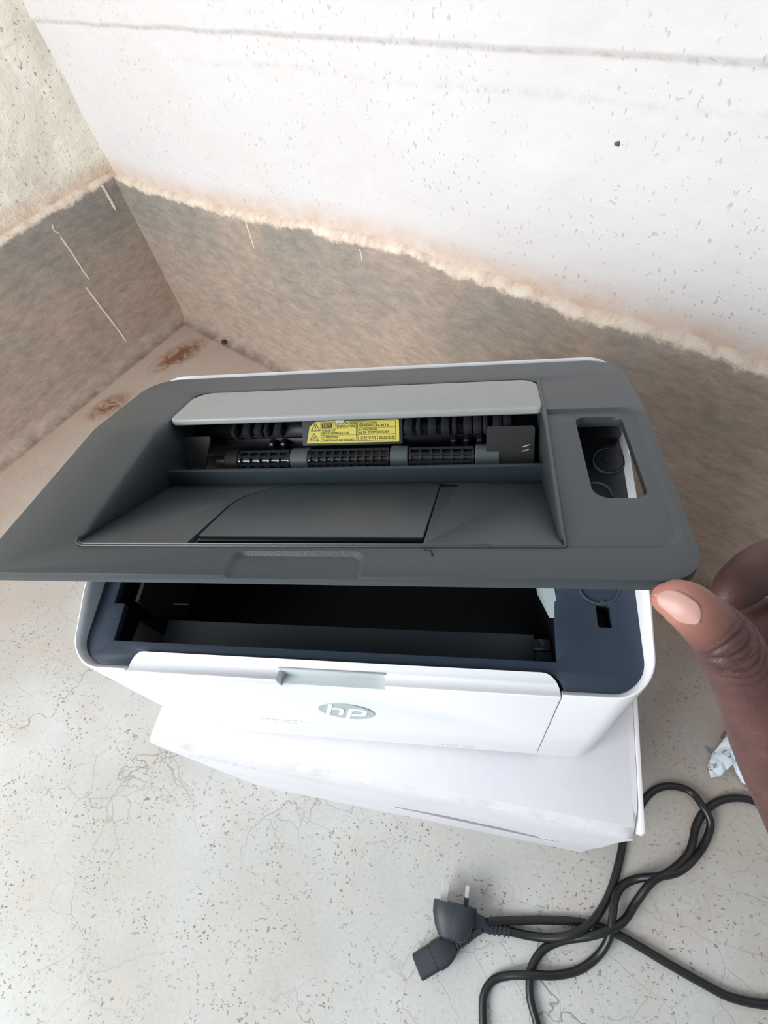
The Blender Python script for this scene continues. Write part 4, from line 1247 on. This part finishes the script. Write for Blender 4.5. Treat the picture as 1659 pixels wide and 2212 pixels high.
PINKY = [(0.1484, 0.0783, 0.4336, 0.0072), (0.1625, 0.082, 0.4306, 0.0088), (0.1825, 0.0833, 0.4221, 0.0098), (0.203, 0.077, 0.4086, 0.0115), (0.2224, 0.0605, 0.391, 0.0149), (0.2235, 0.0396, 0.3818, 0.0201), (0.2001, 0.0186, 0.3852, 0.0258)]
ARM = [(0.168, 0.0260, 0.4133, 0.0300), (0.1837, 0.003, 0.3846, 0.0330), (0.2042, -0.023, 0.3507, 0.0300), (0.2279, -0.0545, 0.3124, 0.0320), (0.2621, -0.0995, 0.2569, 0.0390), (0.3113, -0.1636, 0.1792, 0.0470)]
def limb(bm, T, squash=.86):
    P = catmull([t[:3] for t in T], 6); r = np.interp(np.linspace(0, len(T) - 1, len(P)), range(len(T)), [t[3] for t in T])
    # rounded tip
    d = (P[0] - P[1]).normalized()
    r0 = r[0]
    tip = [P[0] + d * r0 * .75, P[0] + d * r0 * .45]
    P = tip + P; r = [r0 * .35, r0 * .75] + list(r)
    tube_bm(P, r, 24, bm, squash=squash, up0=(-.35, -.45, .85))
def build_hand():
    bm = bmesh.new()
    for T in (THUMB, INDEX, MIDDLE, RING, PINKY): limb(bm, T, .9)
    limb(bm, ARM, .82)
    o = tmp_obj(bm)
    m = o.modifiers.new('r', 'REMESH'); m.mode = 'VOXEL'; m.voxel_size = .0011
    m = o.modifiers.new('s', 'SMOOTH'); m.factor = .6; m.iterations = 5
    me = evaluated(o, 'hand'); kill(o)
    return me
hm = build_hand()
TP = [Vector(t[:3]) for t in THUMB]
TPs = catmull(TP, 8)
FWv = FW
cum = [0.0]
for i in range(1, len(TPs)): cum.append(cum[-1] + (TPs[i] - TPs[i - 1]).length)
co = np.array([v.co[:] for v in hm.vertices]); nr = np.array([v.normal[:] for v in hm.vertices])
Q = np.array([p[:] for p in TPs]); CU = np.array(cum)
d2_ = ((co[:, None, :] - Q[None]) ** 2).sum(2); ni = d2_.argmin(1); dist = np.sqrt(d2_.min(1)); arc = CU[ni]
# refine arc by projection on the local tangent
tang = np.gradient(Q, axis=0); tang /= np.linalg.norm(tang, axis=1)[:, None]
arc = arc + ((co - Q[ni]) * tang[ni]).sum(1)
side = (co - Q[ni]) @ np.array(DY.cross(FW)[:])     # across the picture
acr = ((co - Q[ni]) * np.cross(tang[ni], np.array(FW[:]))).sum(1)      # across the thumb
on = (dist < .022)
tocam = -np.array(FW[:])
dors = np.clip((nr @ tocam - .1) / .5, 0, 1)
crease = np.zeros(len(co))
for a0, amp, w, bow, lo_, hi_ in ((.0335, .9, .00038, 3.0, -.012, .010), (.0385, .95, .00042, -4.0, -.013, .006), (.0410, .7, .00035, -18.0, -.013, .012), (.0425, .6, .0003, 5.0, -.013, .004), (.0465, .75, .0004, -14.0, -.013, .011), (.0450, .45, .0003, 0.0, -.013, -.002), (.0360, .4, .0003, 6.0, -.010, .004), (.0500, .5, .0003, -9.0, -.012, .008), (.0310, .35, .0003, 2.0, -.008, .008), (.0535, .35, .0003, -6, -.010, .006)):
    a0 -= .0115
    wob = np.array([.0004 * noise.noise(Vector((x * 500, a0 * 900, 0))) for x in acr])
    g = np.exp(-((arc - a0 - bow * acr ** 2 * 6 - acr * bow * .02 - wob) / (w * 1.35)) ** 2 / 2)
    win = np.clip((acr - lo_) / .002, 0, 1) * np.clip((hi_ - acr) / .002, 0, 1)
    crease = np.maximum(crease, amp * g * win)
crease *= on * dors
co2 = co - nr * (crease * .0009)[:, None]
# slight bulge of the joint
co2 += nr * (on * .0006 * np.exp(-((arc - .030) / .008) ** 2))[:, None]
for v, c in zip(hm.vertices, co2): v.co = c
tipw = np.clip(1 - (arc - .004) / .019, 0, 1) ** 1.2 * on
tipw = np.clip(tipw, 0, 1)
# palm sides of the other fingers are a little paler
a = hm.attributes.new('tip', 'FLOAT', 'POINT'); a.data.foreach_set('value', tipw.astype(np.float32) * .9)
a = hm.attributes.new('crease', 'FLOAT', 'POINT'); a.data.foreach_set('value', crease.astype(np.float32))
hm.shade_smooth()
hand = obj('hand', hm, M_SKIN)
tag(hand, "person's hand lifting the printer cover by its front right corner, thumb nail toward the viewer", 'hand')

# thumbnail: a curved plate laid on the thumb's back
def nail():
    bmh = bmesh.new(); bmh.from_mesh(hm); tr = BVHTree.FromBMesh(bmh)
    # outline in the plane facing the viewer, metres: along the thumb / across it
    o = Vector((.0705, .0950, .5240)) - RX * .0034 + DY * .0032; back = -FW
    u = (TP[4] - TP[1]); u = (u - back * u.dot(back)).normalized(); w = u.cross(back).normalized()   # u toward the wrist
    if w.dot(RX) > 0: w = -w                                         # w toward the outer side of the thumb
    V = []; F = []; nu, nv = 22, 14
    for i in range(nu + 1):
        t = i / nu
        a = -.0072 + t * .0172
        hw = .0060 * (1 - abs(2 * t - 1) ** 4.5) ** .5 if True else 0
        hw = max(hw, .0006)
        for j in range(nv + 1):
            q = (j / nv - .5) * 2
            for sh in range(14):
                p = o + u * (a * (1 - sh * .03)) + w * (.0010 + q * hw * (1 - sh * .06))
                h = tr.ray_cast(p + back * .03, -back)
                if h[0] and h[1].dot(back) > .45: break
            pt = h[0] if h[0] else tr.find_nearest(p)[0]
            V.append(pt + back * (.0004 * (1 - q ** 4) * min(1, (1.02 - t) * 8)) + (h[1] if h[1] else back) * .00012)
    for i in range(nu):
        for j in range(nv):
            k = i * (nv + 1) + j; F.append((k, k + 1, k + nv + 2, k + nv + 1))
    A = np.array([v[:] for v in V]).reshape(nu + 1, nv + 1, 3)
    for _ in range(12):
        Bq = A.copy()
        Bq[1:-1] = (A[:-2] + 2 * A[1:-1] + A[2:]) / 4
        A = Bq.copy()
        A[:, 1:-1] = (Bq[:, :-2] + 2 * Bq[:, 1:-1] + Bq[:, 2:]) / 4
    A += np.array(back[:]) * .00045
    V = [Vector(p) for p in A.reshape(-1, 3)]
    bmh.free()
    me = bpy.data.meshes.new('thumb_nail'); me.from_pydata([tuple(v) for v in V], [], F); me.shade_smooth()
    return me
nl = obj('thumb_nail', nail(), M_NAIL, hand); nl['label'] = 'pale pink thumb nail'
md = nl.modifiers.new('t', 'SOLIDIFY'); md.thickness = .0007; md.offset = -1
